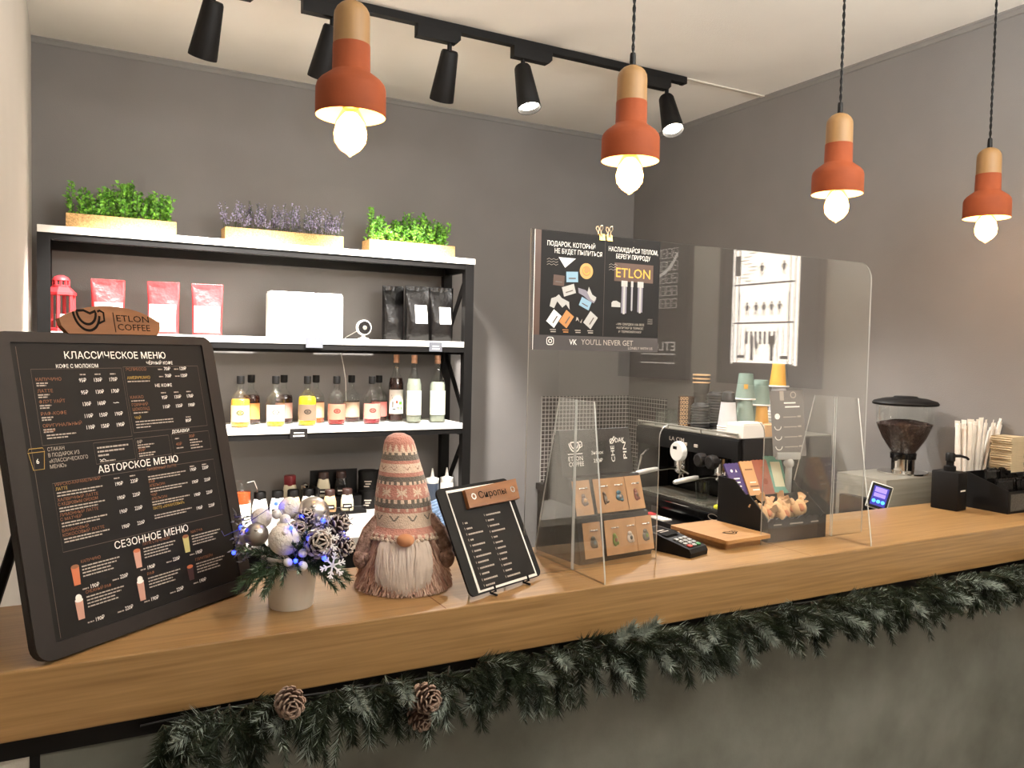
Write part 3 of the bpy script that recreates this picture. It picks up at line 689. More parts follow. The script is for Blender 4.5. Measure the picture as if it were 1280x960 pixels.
# ------------------------------------------------------------------ coffee machine on the side counter
cm = thing('espresso_machine', (2.68, 2.80, .86), 'black two-group espresso machine on the side counter', 'coffee machine')
def r3(x, y, z): return (x - 2.68, y - 2.80, z - .86)
mb = MB(); mb.bb(r3(2.40, 2.47, .90), r3(2.95, 3.15, .955), 0, .006)
for xx in (2.44, 2.90):
    for yy in (2.52, 3.10): mb.lathe([(.02, 0), (.018, .045)], c=r3(xx, yy, .86), n=14)
mb.build('base', M_blackgloss, cm, smooth=30)
mb = MB(); mb.bb(r3(2.405, 2.49, .955), r3(2.60, 3.13, .962)); 
for k in range(30): mb.bb(r3(2.415, 2.50 + k * .021, .962), r3(2.59, 2.508 + k * .021, .967))
mb.build('drip_grate', M_steel, cm, smooth=0)
mb = MB(); mb.bb(r3(2.392, 2.47, .940), r3(2.402, 3.15, .962), 0, .002); mb.build('tray_edge', M_chrome, cm, smooth=0)
mb = MB(); mb.bb(r3(2.60, 2.47, .955), r3(2.95, 3.15, 1.24)); mb.build('rear_body', M_blackgloss, cm, smooth=0)
mb = MB(); T = Matrix(((1, 0, 0, 0), (0, 0, -1, 3.15 - 2.80), (0, 1, 0, 0), (0, 0, 0, 1)))
prof = [(2.40 - 2.68, 1.185 - .86), (2.60 - 2.68, 1.17 - .86), (2.95 - 2.68, 1.17 - .86), (2.95 - 2.68, 1.27 - .86)] + [(2.40 - 2.68 + .02 - .02 * math.sin(a), 1.25 - .86 + .02 * math.cos(a)) for a in (0, .5, 1.0, PI / 2)]
mb.prism(prof, .68, T); mb.build('upper_housing', M_blackmatte, cm, smooth=30)
mb = MB(); mb.bb(r3(2.41, 2.47, 1.27), r3(2.95, 3.15, 1.274)); 
mb.tube([r3(2.405, 2.475, 1.29), r3(2.405, 3.145, 1.29)], .004, 8)
for yy in (2.475, 2.70, 2.92, 3.145): mb.tube([r3(2.405, yy, 1.27), r3(2.405, yy, 1.29)], .003, 6)
mb.build('cup_tray', M_steel, cm, smooth=30)
mb = MB(); mb.bb(r3(2.42, 2.455, .90), r3(2.94, 2.472, 1.27), 0, .006); mb.build('side_panel', M_dgrey, cm, smooth=30)
mb = MB(); mb.bb(r3(2.42, 3.148, .90), r3(2.94, 3.165, 1.27), 0, .006); mb.build('side_panel', M_dgrey, cm, smooth=30)
mb = MB(); mb.text('LA CIM', 0, 0, .018, .10, faceX(2.399 - 2.68, 2.90 - 2.80, 1.222 - .86), 0, .001); mb.build('lettering', M_inkd, cm, smooth=0)
mb = MB(); mb.stroke(arc(0, 0, .03, 0, 2 * PI, 24, .012), .003, .001, faceX(2.399 - 2.68, 2.60 - 2.80, .925 - .86)); mb.build('oval_badge', M_inkd, cm, smooth=0)
M_handle = mat('worn pale handle', '#b9b4ac', .35, .3)
for y in (2.93, 2.66):
    g = MB(); g.lathe([(.036, 0), (.036, .05), (.030, .055), (0, .055)], c=r3(2.50, y, 1.115), n=28); g.lathe([(.030, -.012), (.036, -.01), (.036, 0)], c=r3(2.50, y, 1.115), n=28)
    go = g.build('group_head', M_chrome, cm)
    pf = MB(); pf.lathe([(.02, -.045), (.034, -.035), (.036, -.005), (.034, 0)], c=r3(2.50, y, 1.105), n=28)
    pf.tube([r3(2.475, y, 1.085), r3(2.43, y + .004, 1.088), r3(2.37, y + .01, 1.085)], [.008, .007, .009], 10)
    for s in (-.012, .012): pf.tube([r3(2.50, y, 1.062), r3(2.50, y + s, 1.05), r3(2.50, y + s * 1.3, 1.035)], .005, 8)
    po = pf.build('portafilter', M_chrome, cm)
    h = MB(); h.tube([r3(2.37, y + .01, 1.085), r3(2.355, y + .012, 1.084), r3(2.30, y + .02, 1.076), r3(2.262, y + .026, 1.069), r3(2.252, y + .028, 1.067)], [.008, .0105, .0115, .011, .007], 12); h.build('handle', M_handle, po)
def dial(y, z, r):
    T = faceX(2.398 - 2.68, y - 2.80, z - .86)
    mb = MB(); mb.lathe([(r, 0), (r, .022), (r * .95, .026), (0, .026)], n=36, T=T); d = mb.build('pressure_gauge', M_whitep, cm)
    mb = MB(); mb.rect(-r * .5, r * .2, r * .1, r * .5, .027, T); mb.build('gauge_window', M_black, d, smooth=0)
dial(2.82, 1.18, .044)
mb = MB(); mb.tube([r3(2.40, 2.82, 1.17), r3(2.40, 2.82, 1.10), r3(2.43, 2.80, 1.08)], .005, 8); mb.build('gauge_pipe', M_chrome, cm)
for y in (2.645, 2.575):
    T = faceX(2.40 - 2.68, y - 2.80, 1.165 - .86)
    mb = MB(); mb.lathe([(.012, 0), (.012, .02), (.029, .024), (.031, .032), (.029, .055), (.022, .060), (0, .060)], n=10, T=T); mb.build('steam_knob', M_dgrey, cm, smooth=25)
for y in (2.72, 2.79):
    T = faceX(2.40 - 2.68, y - 2.80, 1.215 - .86)
    mb = MB(); mb.box((0, 0, .003), (.022, .014, .006), 0, .002, T=T); mb.build('button', M_inkd, cm, smooth=0)
mb = MB(); mb.tube([r3(2.42, 2.53, 1.16), r3(2.39, 2.53, 1.12), r3(2.40, 2.53, 1.0), r3(2.41, 2.535, .985)], .005, 8); mb.tube([r3(2.42, 3.08, 1.16), r3(2.38, 3.08, 1.13), r3(2.37, 3.10, 1.0)], .005, 8); mb.build('steam_wand', M_chrome, cm)

def tumbler(x, y, z, r0, r1, h, label, flip=False, cat='glass', group=None):
    t = thing('drinking_glass', (x, y, z), label, cat, group=group)
    pf = [(0, 0), (r0, 0), (r1, h), (r1 - .002, h), (r0 - .003, .008), (0, .008)]
    if flip: pf = [(r, h - zz) for r, zz in pf]
    mb = MB(); mb.lathe(pf, n=24); mb.build('wall', M_glass, t)
    mb = MB()
    for k in range(8): a = 2 * PI * k / 8; mb.tube([(r0 * 1.0 * math.cos(a), r0 * math.sin(a), .008 if not flip else h - .01), ((r0 + r1) / 2 * 1.01 * math.cos(a), (r0 + r1) / 2 * 1.01 * math.sin(a), h / 2)], .0015, 5)
    mb.build('facets', M_glass, t)
ZT = 1.2745
tumbler(2.47, 3.045, ZT, .028, .036, .075, 'upturned faceted glass at the far end of the coffee machine top', True, group='glasses on the coffee machine')
tumbler(2.565, 3.095, ZT, .028, .036, .075, 'upturned faceted glass beside the brown cup sleeves on the machine', True, group='glasses on the coffee machine')
tumbler(2.46, 2.74, .967, .026, .034, .085, 'empty glass standing on the drip tray under the near group', False)
M_sleeve = mat('brown ripple sleeve', '#4a3527', .8, var=.1); M_slprint = mat('cream sleeve print', '#d9b183', .7, var=0)
M_cupdark = mat('charcoal ripple cup', '#3f3a35', .7, var=.15, scale=20); M_lid = mat('black cup lid', '#2b2a2a', .4, var=.1)
M_cupw = mat('pale grey paper cup', '#c9c7c8', .6, var=.03); M_cupg = mat('grey-green paper cup', '#7f9186', .6, var=.04); M_cupy = mat('ochre paper cup panel', '#d59f43', .6, var=.04); M_cupgr = mat('grey cup panel', '#6d6f70', .6)
def cup_prof(r0, r1, h): return [(0, 0), (r0, 0), (r1, h), (r1 + .002, h + .003), (r1, h + .005), (r1 - .004, h)]
def cup_stack(x, y, z, n, r0, r1, h, step, m, label, mrim=None, up=True, group='cup stacks on the coffee machine', mf=None, name='paper_cup', deco=None):
    """n nested cups; every cup is an object of its own"""
    for k in range(n):
        zz = z + k * step
        t = thing(name, (x, y, zz), label(k) if callable(label) else label, 'cup', group=group)
        pf = [(0, .004), (r0, 0), (r1, h)]
        rim = [(r1, h - .004), (r1 + .0025, h - .002), (r1 + .0025, h + .001), (r1, h + .003), (r1 - .002, h)]
        if not up: pf = [(r, h - q) for r, q in pf]; rim = [(r, h - q) for r, q in rim]
        mb = MB(); mb.lathe(pf, n=28, mfun=mf); mb.build('cup_wall', m if isinstance(m, list) else [m], t)
        mb = MB(); mb.lathe(rim, n=28); mb.build('rim', mrim or M_white, t)
        if deco: deco(t, k)
M_tubeprint = M_slprint
def sleeve_stack(x, y, n, z, label0, pr=True):
    for k in range(n):
        t = thing('cup_sleeve', (x, y, z + k * .0178), (label0 + ', ' + ('lowest' if k == 0 else 'topmost' if k == n - 1 else '%s from the bottom' % ORD[k])), 'cup sleeve', 0, 'cup sleeves on the coffee machine')
        mb = MB(); mb.lathe([(.034, 0), (.038, .0172), (.036, .0174), (.032, .001)], n=24); mb.build('ring', M_sleeve if pr else M_cupdark, t)
        if pr:
            mb = MB()
            for a in (-2.9, -2.55, -2.2):
                pts = [((.0385 + .001) * math.cos(a + .12 * math.cos(q)), (.0385 + .001) * math.sin(a + .12 * math.cos(q)), .0088 + .0062 * math.sin(q)) for q in [2 * PI * i / 10 for i in range(10)]]
                mb.tube(pts, .0011, 4, closed=True)
            mb.build('print', M_slprint, t)
ORD = ['first', 'second', 'third', 'fourth', 'fifth', 'sixth', 'seventh', 'eighth', 'ninth', 'tenth', 'eleventh', 'twelfth']
sleeve_stack(2.535, 2.952, 8, ZT, 'brown printed cup sleeve in the front stack beside the glasses')
sleeve_stack(2.68, 3.016, 12, ZT, 'dark cup sleeve in the tall stack behind the printed sleeves', False)
cup_stack(2.68, 3.016, ZT + .1, 3, .031, .040, .105, .018, M_cupdark, lambda k: 'charcoal paper cup on top of the tall sleeve stack, %s' % ('lowest', 'middle one', 'topmost')[k], mrim=M_slprint)
def lids(x, y, n, label, r=.041):
    for k in range(n):
        t = thing('sip_cover', (x, y, ZT + k * .0125), label + ', %s' % ('lowest' if k == 0 else 'topmost' if k == n - 1 else ORD[k] + ' from the bottom'), 'lid', 0, 'lid stacks on the coffee machine')
        mb = MB(); mb.lathe([(r, 0), (r + .002, .003), (r + .001, .007), (r - .004, .009), (r - .006, .018), (r - .010, .018), (r - .012, .014), (0, .014)], n=28); mb.build('dome', M_lid, t)
        mb = MB(); mb.box((-r + .012, 0, .0185), (.008, .012, .003), 0, .001); mb.build('sip_tab', M_black, t, smooth=0)
lids(2.52, 2.836, 9, 'black cup lid in the low stack behind the printed sleeves')
lids(2.62, 2.846, 13, 'black cup lid in the tall stack beside the pale grey cups')
cup_stack(2.46, 2.597, ZT, 5, .030, .042, .105, .009, M_cupw, lambda k: 'pale grey cup in the upturned stack at the machine front, %s' % ('lowest', 'second', 'third', 'fourth', 'topmost')[k], up=False)
t = thing('sip_cover', (2.46, 2.597, ZT + .141), 'black domed lid lying on the upturned pale grey cups', 'lid')
mb = MB(); mb.lathe([(.029, 0), (.030, .004), (.028, .02), (.024, .04), (.012, .046), (0, .047)], n=24); mb.build('dome', M_lid, t)
mb = MB(); mb.lathe([(.030, .001), (.032, .002), (.032, .006), (.030, .007)], n=24); mb.build('rim', M_black, t)
def half(c1, a): return lambda z, ph: 1 if math.cos(ph - a) > .3 else 0
def greendeco(t, k):
    if k in (1,):
        mb = MB(); mb.lathe([(.0405, .045), (.041, .065)], n=6, a0=-2.5, a1=-2.1); mb.build('emblem', M_cupy, t)
cup_stack(2.56, 2.60, ZT, 5, .030, .042, .11, .010, M_cupg, lambda k: 'grey-green cup in the tall green tower, lower nest, %s' % ('lowest', 'second', 'third', 'fourth', 'topmost')[k], up=False, mf=None)
cup_stack(2.56, 2.60, ZT + .152, 1, .030, .042, .11, .010, M_cupg, 'grey-green cup at the very top of the tall green tower', up=False, deco=lambda t, k: greendeco(t, 1))
cup_stack(2.66, 2.61, ZT, 2, .030, .042, .11, .012, [M_cupg, M_cupy], lambda k: 'green cup with an ochre panel, %s of the pair behind the napkin box' % ('lower', 'upper')[k], up=False, mf=half(0, -1.6))
cup_stack(2.66, 2.61, ZT + .124, 1, .030, .042, .11, .01, M_cupg, 'grey-green cup standing on the ochre-panel pair', up=False)
cup_stack(2.78, 2.62, ZT, 8, .030, .042, .11, .013, M_cupw, lambda k: 'pale cup in the tall nested stack behind the menu card, %s' % ('lowest' if k == 0 else 'topmost' if k == 7 else ORD[k] + ' from the bottom'), up=False)
cup_stack(2.78, 2.62, ZT + .205, 1, .030, .042, .105, .01, [M_cupgr, M_cupy], 'upturned ochre and grey cup crowning the tall pale stack', up=False, mf=half(0, -2.9))
t = thing('napkin_box', (2.475, 2.507, ZT), 'white open box on the near corner of the coffee machine', 'box', .1)
mb = MB(); mb.prism([(-.065, -.045), (.065, -.045), (.065, .045), (-.065, .045)], .052); mb.build('carton', M_white, t, smooth=0)
mb = MB(); mb.bb((-.06, -.04, .052), (.06, .04, .062), 0, .003); mb.build('napkins', M_white, t, smooth=0)
t = thing('kraft_box', (2.605, 2.525, ZT), 'flat kraft box behind the white box on the coffee machine', 'box', .05)
mb = MB(); mb.bb((-.045, -.045, 0), (.07, .03, .045), 0, .001); mb.build('carton', M_kraftl, t, smooth=0); mb = MB(); mb.bb((-.048, -.048, .034), (.073, .033, .05), 0, .001); mb.build('carton_lid', M_kraftl, t, smooth=0)
t = thing('cleaning_cloth', (2.43, 2.535, .967), 'bright yellow cloth on the near corner of the drip tray', 'cloth', .2)
M_yel = mat('yellow microfibre', '#d5d63c', .95, var=.15, scale=80, bump=.4)
mb = MB(); mb.box((0, 0, .009), (.10, .10, .018), 0, .008); mb.box((-.02, -.02, .022), (.06, .07, .014), 0, .006, R=Matrix.Rotation(.3, 3, 'Z')); mb.build('folded_cloth', M_yel, t)
t = thing('hanging_cloth', (2.40, 2.56, 1.02), 'small white rag hanging from the steam wand', 'cloth')
mb = MB(); mb.prism([(-.02, -.03), (.02, -.035), (.016, .05), (.0, .075), (-.014, .05)], .006, faceX(-.012, -.02, 0)); mb.build('rag', M_white, t)
t = thing('sponge_pack', (2.42, 3.86, .86), 'purple sponge on the far end of the side counter', 'sponge')
M_purp = mat('purple sponge', '#8a6a9c', .9, var=.2, scale=80, bump=.4)
mb = MB(); mb.box((0, 0, .025), (.14, .08, .05), 0, .008); mb.build('foam', M_purp, t)
t = thing('paper_card', (2.365, 2.93 , .86), 'white card with a red corner lying before the coffee machine', 'card')
mb = MB(); mb.box((0, 0, .003), (.05, .15, .006)); mb.build('sheet', M_white, t, smooth=0); mb = MB(); mb.box((0, .05, .010), (.04, .04, .008), 0, .002); mb.build('red_corner', M_red, t, smooth=0)
t = thing('milk_jug', (2.40, 3.22, .86), 'clear measuring jug behind the far portafilter', 'jug')
mb = MB(); mb.lathe([(0, .0), (.045, 0), (.05, .24), (.048, .24), (.043, .005), (0, .005)], n=24); mb.build('wall', M_glass, t)
mb = MB(); mb.tube([(-.048, 0, .20), (-.085, 0, .19), (-.085, 0, .09), (-.046, 0, .06)], .006, 8); mb.build('handle', M_glass, t)

# ------------------------------------------------------------------ grinder on the side counter
gr = thing('coffee_grinder', (2.80, 2.02, .86), 'coffee grinder with a clear hopper full of beans by the right wall', 'grinder')
mb = MB(); mb.bb((-.205, -.10, .03), (.16, .12, .315), 0, .004); mb.build('body', M_steel, gr, smooth=30)
mb = MB(); mb.bb((-.20, -.095, 0), (.155, .115, .03)); mb.bb((-.235, -.06, .16), (-.204, .08, .24), 0, .004); mb.build('base', M_blackmatte, gr, smooth=0)
hx = .02
mb = MB(); mb.lathe([(.09, .316), (.09, .322), (.06, .326), (.042, .328), (.042, .372), (0, .372)], c=(hx, 0, 0), n=36); mb.build('collar', M_chrome, gr)
mb = MB(); mb.tube([(hx - .04, -.02, .385), (hx - .09, -.04, .388), (hx - .112, -.05, .382)], [.006, .006, .009], 8); mb.lathe([(.046, .372), (.047, .392), (.044, .395)], c=(hx, 0, 0), n=28); mb.build('shut_off_lever', M_blackgloss, gr)
hp = [(.043, .395), (.055, .412), (.080, .452), (.098, .495), (.1035, .525), (.1035, .580)]
mb = MB(); mb.lathe(hp, c=(hx, 0, 0), n=40); hop = mb.build('hopper', M_glass, gr)
M_bean = mat('roasted beans', '#35211a', .45, var=.4, scale=90, bump=.8, bscale=110)
mb = MB(); mb.lathe([(0, .396)] + [(r - .003, z) for r, z in hp[:4]] + [(.098, .505), (.07, .515), (.03, .520), (0, .521)], c=(hx, 0, 0), n=40); mb.build('beans_mass', M_bean, hop)
random.seed(3); mb = MB()
for k in range(260):
    a = random.uniform(0, 2 * PI); r = .097 * math.sqrt(random.random()); z = .520 - .016 * (r / .097) ** 2
    R = Matrix.Rotation(random.uniform(0, 6), 4, 'Z') @ Matrix.Rotation(random.uniform(0, 1), 4, 'X')
    mb.ball((0, 0, 0), .0055, T=Matrix.Translation((hx + r * math.cos(a), r * math.sin(a), z)) @ R, s=(1.25, .8, .6), n=8, k=5)
o = mb.build('loose_beans', M_bean, hop); o['kind'] = 'stuff'
mb = MB(); mb.lathe([(.110, .578), (.116, .580), (.118, .586), (.112, .594), (.075, .604), (.045, .607), (.040, .612), (0, .612)], c=(hx, 0, 0), n=44); mb.lathe([(0, .577), (.110, .578)], c=(hx, 0, 0), n=44); mb.build('hopper_lid', M_blackmatte, gr)
M_screen = mat('blue display', '#20206a', .3, var=0, emit='#3b35b8', estr=.55); M_scr2 = mat('bright display key', '#4fb5ff', .3, var=0, emit='#49b4ff', estr=1.6); M_scr3 = mat('violet display field', '#8f7fe0', .3, var=0, emit='#8878d8', estr=.7)
Td = Matrix.Translation((-.262, -.115, .262)) @ Matrix.Rotation(-.70, 4, 'Z') @ Matrix.Rotation(PI / 2 - .20, 4, 'X') @ Matrix.Rotation(-.28, 4, 'Z') @ Matrix.Scale(.86, 4)
mb = MB(); mb.box((0, 0, -.004), (.086, .108, .012), 0, .004, T=Td); dsp = mb.build('display', M_whitep, gr, smooth=30)
mb = MB(); mb.box((0, 0, .0025), (.079, .101, .002), 0, .0005, T=Td); mb.build('bezel', M_blackgloss, dsp, smooth=0)
mb = MB(); mb.rect(-.030, -.040, .030, .040, .004, Td, 0); mb.rect(-.024, -.004, .022, .036, .0045, Td, 2)
mb.rect(-.024, .012, .022, .016, .005, Td, 0)
for k in range(3): mb.prism(arc(-.018 + .018 * k, -.022, .0075, 0, 2 * PI, 12), .0004, Td, 1, .0045)
mb.build('screen', [M_screen, M_scr2, M_scr3], dsp, smooth=0)
# ------------------------------------------------------------------ things on the bar
ZB = 1.10
def cup_logo(mb, x, y, s, T, mi=0, w=.001):
    """outline of a cup in two strokes with a small ear; s = overall width"""
    k = s
    mb.stroke(arc(x + .44 * k, y + .62 * k, .42 * k, PI * 1.02, PI * 1.93, 18, .56 * k), .075 * k, w, T, mi)
    mb.stroke([(x + .14 * k, y + .62 * k)] + arc(x + .44 * k, y + .60 * k, .30 * k, PI * 1.02, PI * 1.98, 14, .36 * k) + [(x + .74 * k, y + .64 * k), (x + .55 * k, y + .56 * k), (x + .36 * k, y + .64 * k)], .075 * k, w, T, mi, closed=True)
    mb.stroke([(x + .80 * k, y + .62 * k), (x + .88 * k, y + .66 * k), (x + 1.0 * k, y + .60 * k), (x + .99 * k, y + .36 * k), (x + .80 * k, y + .28 * k)], .065 * k, w, T, mi)

# ---- big menu board
TH = math.radians(13)
mn = thing('menu_board', (-.041, 1.450, ZB), 'large dark menu board with a carved coffee sign, leaning at the end of the bar', 'menu board', math.atan2(.6037, .7972))
T = lean(TH, (0, .012, .004)); BW, BH = .480, .540
mb = MB(); mb.prism(rrect(0, 0, BW, BH, .028), .014, T, 0, -.014); mb.build('back_panel', M_frame, mn, smooth=30)
mb = MB(); P = rrect(0, 0, BW, BH, .028, 6); Q = rrect(.034, .026, BW - .030, BH - .018, .003, 6); n = len(P)
mb.add([(x, y, .001) for x, y in P] + [(x, y, .005) for x, y in P] + [(x, y, .005) for x, y in Q] + [(x, y, .001) for x, y in Q],
       [(i, (i + 1) % n, n + (i + 1) % n, n + i) for i in range(n)] + [(n + i, n + (i + 1) % n, 2 * n + (i + 1) % n, 2 * n + i) for i in range(n)] + [(2 * n + i, 2 * n + (i + 1) % n, 3 * n + (i + 1) % n, 3 * n + i) for i in range(n)], 0, T)
mb.build('raised_border', M_frame, mn, smooth=20)
mb = MB(); mb.rect(.034, .026, BW - .030, BH - .018, .0012, T); mb.build('menu_sheet', M_panel, mn, smooth=0)
mb = MB()
for x in (.09, .37): 
    p = T @ Vector((x, .36, -.016)); mb.tube([p, (x, p.y + .16, .006)], .009, 8)
mb.build('back_leg', M_black, mn)
# carved sign clipped over the top edge
sg = [(.142, .538)] + [(.130, .552), (.128, .566)] + arc(.237, .535, .125, PI * .80, PI * .20, 14, .058)[0:] + [(.346, .566), (.344, .552), (.336, .540)]
mb = MB(); mb.prism(sg, .010, T, 0, -.002); sgn = mb.build('carved_sign', M_walnut, mn, smooth=30)
mb = MB(); cup_logo(mb, .155, .541, .064, T, 0, .0084); mb.rect(.2385, .543, .2405, .581, .0084, T)
mb.text('ETLON', .2455, .5645, .0120, .074, T, 0, .0084); mb.text('COFFEE', .2455, .5475, .0120, .074, T, 0, .0084); mb.build('engraving', M_signink, sgn, smooth=0)
mb = MB()      # 0 white, 1 dim white, 2 copper, 3 ochre, 4 faint rule
wz = .0022
def tx(s, x, y, h, wd=None, mi=0, al='l'): mb.text(s, x, y, h, wd, T, mi, wz, al)
def ln(x0, x1, y, mi=1, h=.0022):           # a line of print too small to read
    random.seed(int(x0 * 9e4 + y * 7e5)); x = x0
    while x < x1:
        w = min(random.uniform(.003, .010), x1 - x); mb.rect(x, y, x + w, y + h, wz, T, mi); x += w + .0012
def fr(x0, y0, x1, y1): mb.stroke([(x0, y0), (x1, y0), (x1, y1), (x0, y1)], .0008, wz, T, 4, closed=True)
mb.rect(.0445, .03, .0453, .515, wz, T, 4)
tx('КЛАССИЧЕСКОЕ МЕНЮ', .131, .494, .0125, .221)
tx('КОФЕ С МОЛОКОМ', .112, .4775, .0065, .083); tx('ЧЁРНЫЙ КОФЕ', .303, .482, .006, .064); tx('НЕ КОФЕ', .315, .437, .006, .041)
fr(.065, .346, .2435, .476); fr(.248, .352, .431, .478)
for s, w, y, m2 in (('КАПУЧИНО', .047, .4555, 2), ('ЛАТТЕ', .028, .4355, 2), ('ФЛЭТ УАЙТ', .048, .417, 2), ('РАФ-КОФЕ', .047, .3965, 2), ('ОРИГИНАЛЬНЫЙ', .073, .376, 2)):
    tx(s, .071, y, .0055, w, m2); ln(.071, .092, y - .005); ln(.071, .088, y - .009)
tx('РАФ', .073, .3675, .005, .02, 2); ln(.075, .13, .361); ln(.075, .115, .356)
for y, a in ((.4515, ('95₽', '130₽', '170₽')), (.4295, ('95₽', '130₽', '170₽')), (.4085, ('130₽', '160₽', None)), (.387, ('110₽', '150₽', '190₽')), (.3665, ('110₽', '150₽', '190₽'))):
    for x, s in zip((.152, .182, .2145), a):
        if s: tx(s, x, y, .0068, .0165 if len(s) > 3 else .014)
        else: mb.stroke([(x, y + .003), (x + .004, y + .002), (x + .008, y + .003), (x + .012, y + .002)], .001, wz, T)
for x in (.155, .185, .217): ln(x, x + .012, .464)
tx('ЭСПРЕССО', .253, .4705, .0055, .047, 2); tx('АМЕРИКАНО', .253, .454, .0055, .053, 3); ln(.253, .304, .4485)
for y in (.470, .4555):
    ln(.328, .338, y + .001); tx('70₽', .343, y, .0065, .0155); ln(.368, .380, y + .001); tx('120₽', .383, y, .0065, .0165)
tx('КАКАО', .253, .4165, .0055, .03, 2); ln(.254, .285, .411); tx('ГОРЯЧИЙ', .254, .402, .0055, .037, 2); tx('ШОКОЛАД', .254, .3935, .0055, .039, 2); ln(.255, .288, .388)
for x in (.326, .358, .390): ln(x, x + .012, .424)
for y, a in ((.4125, ('95₽', '130₽', '170₽')), (.394, ('110₽', '150₽', '190₽'))):
    for x, s in zip((.326, .358, .390), a): tx(s, x, y, .0065, .0165 if len(s) > 3 else .014)
tx('ЧАЙ', .256, .377, .0055, .014, 3); tx('80₽', .376, .363, .0062, .0145); ln(.378, .39, .372)
for k, x1 in enumerate((.345, .345, .29)): ln(.256, x1, .371 - .0055 * k)
# loyalty cup
mb.stroke([(.0385, .336), (.0665, .336), (.062, .307), (.043, .307)], .0012, wz, T, 3, closed=True); mb.stroke([(.0375, .336), (.0405, .3425), (.0645, .3425), (.0675, .336)], .0012, wz, T, 3, closed=True)
tx('6', .0525, .317, .008, None, 0, 'c')
for s, y, w in (('СТАКАН', .3355, .031), ('В ПОДАРОК ИЗ', .3255, .058), ('«КЛАССИЧЕСКОГО', .3155, .073), ('МЕНЮ»', .306, .030)): tx(s, .0725, y, .0062, w, 1)
fr(.160, .303, .2435, .341); fr(.248, .303, .327, .341); fr(.334, .303, .431, .341)
for k, w in enumerate((.066, .056, .022)): ln(.166, .166 + w, .330 - .007 * k, 1, .003)
mb.stroke([(.168, .311), (.172, .3085), (.176, .311), (.180, .3085)], .001, wz, T); ln(.168, .20, .3055)
tx('0₽', .252, .331, .006, .012, 1); tx('30₽', .252, .3155, .006, .016, 2); ln(.252, .29, .3265); ln(.252, .29, .3105); ln(.252, .28, .322); ln(.252, .285, .306)
tx('ДОБАВКИ', .337, .3435, .006, .044); tx('40₽', .342, .318, .006, .015, 2); tx('30₽', .378, .331, .006, .015, 2)
for k in range(4): ln(.378, .40 + .01 * (k % 2), .325 - .0055 * k)
ln(.342, .352, .331); ln(.342, .36, .312)
# author menu
tx('АВТОРСКОЕ МЕНЮ', .161, .2865, .0125, .180)
fr(.072, .165, .432, .281)
for s, s2, w, w2, y in (('ИРИСКО-КАРАМЕЛЬНЫЙ', 'ЛАТТЕ', .087, .022, .2755), ('ХАЛВИЧНЫЙ ЛАТТЕ', 'С КЕДРОВЫМ ОРЕХОМ', .078, .076, .2495), ('ЛИМОННЫЙ ЛАТТЕ', 'С МАТЧЕЙ', .074, .040, .224), ('БАНАНОВЫЙ', 'КОКОСОВЫЙ ЛАТТЕ', .050, .080, .1975)):
    tx(s, .076, y, .005, w, 2); tx(s2, .076, y - .0075, .005, w2, 2 if y < .25 else 3)
    for k, x1 in enumerate((.165, .150)): ln(.077, x1, y - .013 - .005 * k)
for y in (.2595, .234, .209, .1815):
    tx('190₽', .1915, y, .0065, .016); tx('220₽', .224, y + .0005, .0065, .0165)
for s, w, y, k2 in (('ТЫКВЕННЫЙ ЛАТТЕ', .070, .2775, 2), ('РАФ', .014, .254, 2), ('ЧАЙ', .014, .229, 2), ('ЛАТТЕ «АРАХИСОВЫЙ»', .075, .2035, 3)):
    tx(s, .264, y, .005, w, k2); tx('АПЕЛЬСИН' if k2 == 2 else '', .264, y - .0075, .005, .036, 2) if y < .26 and k2 == 2 else None
    for k, x1 in enumerate((.355, .340)): ln(.264, x1, y - .0125 - .005 * k)
for y in (.2635, .2385, .2125, .1855):
    tx('190₽', .367, y, .0062, .0155); tx('220₽', .3985, y, .0062, .0165)
for x in (.19, .224, .367, .399): ln(x, x + .012, .272)
# seasonal menu
tx('СЕЗОННОЕ МЕНЮ', .170, .149, .0125, .168)
def drink(x, y, h, c, topc):
    mb.flat([(x - .0075, y + h), (x - .006, y), (x + .006, y), (x + .0075, y + h)], wz, T, c); mb.flat(arc(x, y + h, .0075, 0, 2 * PI, 14, .0035), wz + .0002, T, topc)
    if topc == 0: mb.flat(arc(x, y + h + .004, .006, 0, 2 * PI, 12, .006), wz + .0003, T, 0)
for x, y, h, c, tc in ((.0885, .106, .031, 5, 2), (.2135, .106, .031, 6, 5), (.328, .109, .031, 7, 2), (.0865, .049, .032, 6, 0), (.2105, .047, .034, 6, 0), (.327, .055, .026, 8, 5)): drink(x, y, h, c, tc)
for x, y, s, w in ((.101, .140, 'КАПУЧИНО', .038), (.228, .143, 'ЛАТТЕ С ПЕЧЕНЬЕМ', .062), (.343, .143, 'МАТЧА', .03), (.101, .088, 'СНЕЖНЫЙ РАФ', .05), (.228, .088, 'РАФ', .016), (.343, .088, 'ГЛИНТВЕЙН', .045)):
    tx(s, x, y, .005, w, 2)
    for k, x1 in enumerate((.075, .068, .055, .06)): ln(x, x + x1, y - .007 - .0055 * k)
for x, y in ((.112, .0945), (.112, .038), (.231, .0985), (.228, .041), (.347, .1005), (.345, .045)):
    ln(x - .016, x - .004, y + .001); tx('190₽', x, y, .0065, .0165)
    if x < .34: ln(x + .043, x + .056, y + .0015); tx('220₽', x + .059, y + .0015, .0065, .0165)
mb.build('menu_print', [M_ink, M_inkd, M_inko, mat('ochre print', '#a98a3c', .6, var=0), mat('rule print', '#5d4f45', .7, var=0), mat('orange drink print', '#b5623a', .6, var=0), mat('pink drink print', '#b98a78', .6, var=0), mat('green drink print', '#b4a86a', .6, var=0), mat('dark drink print', '#3a1c1a', .6, var=0)], mn, smooth=0)

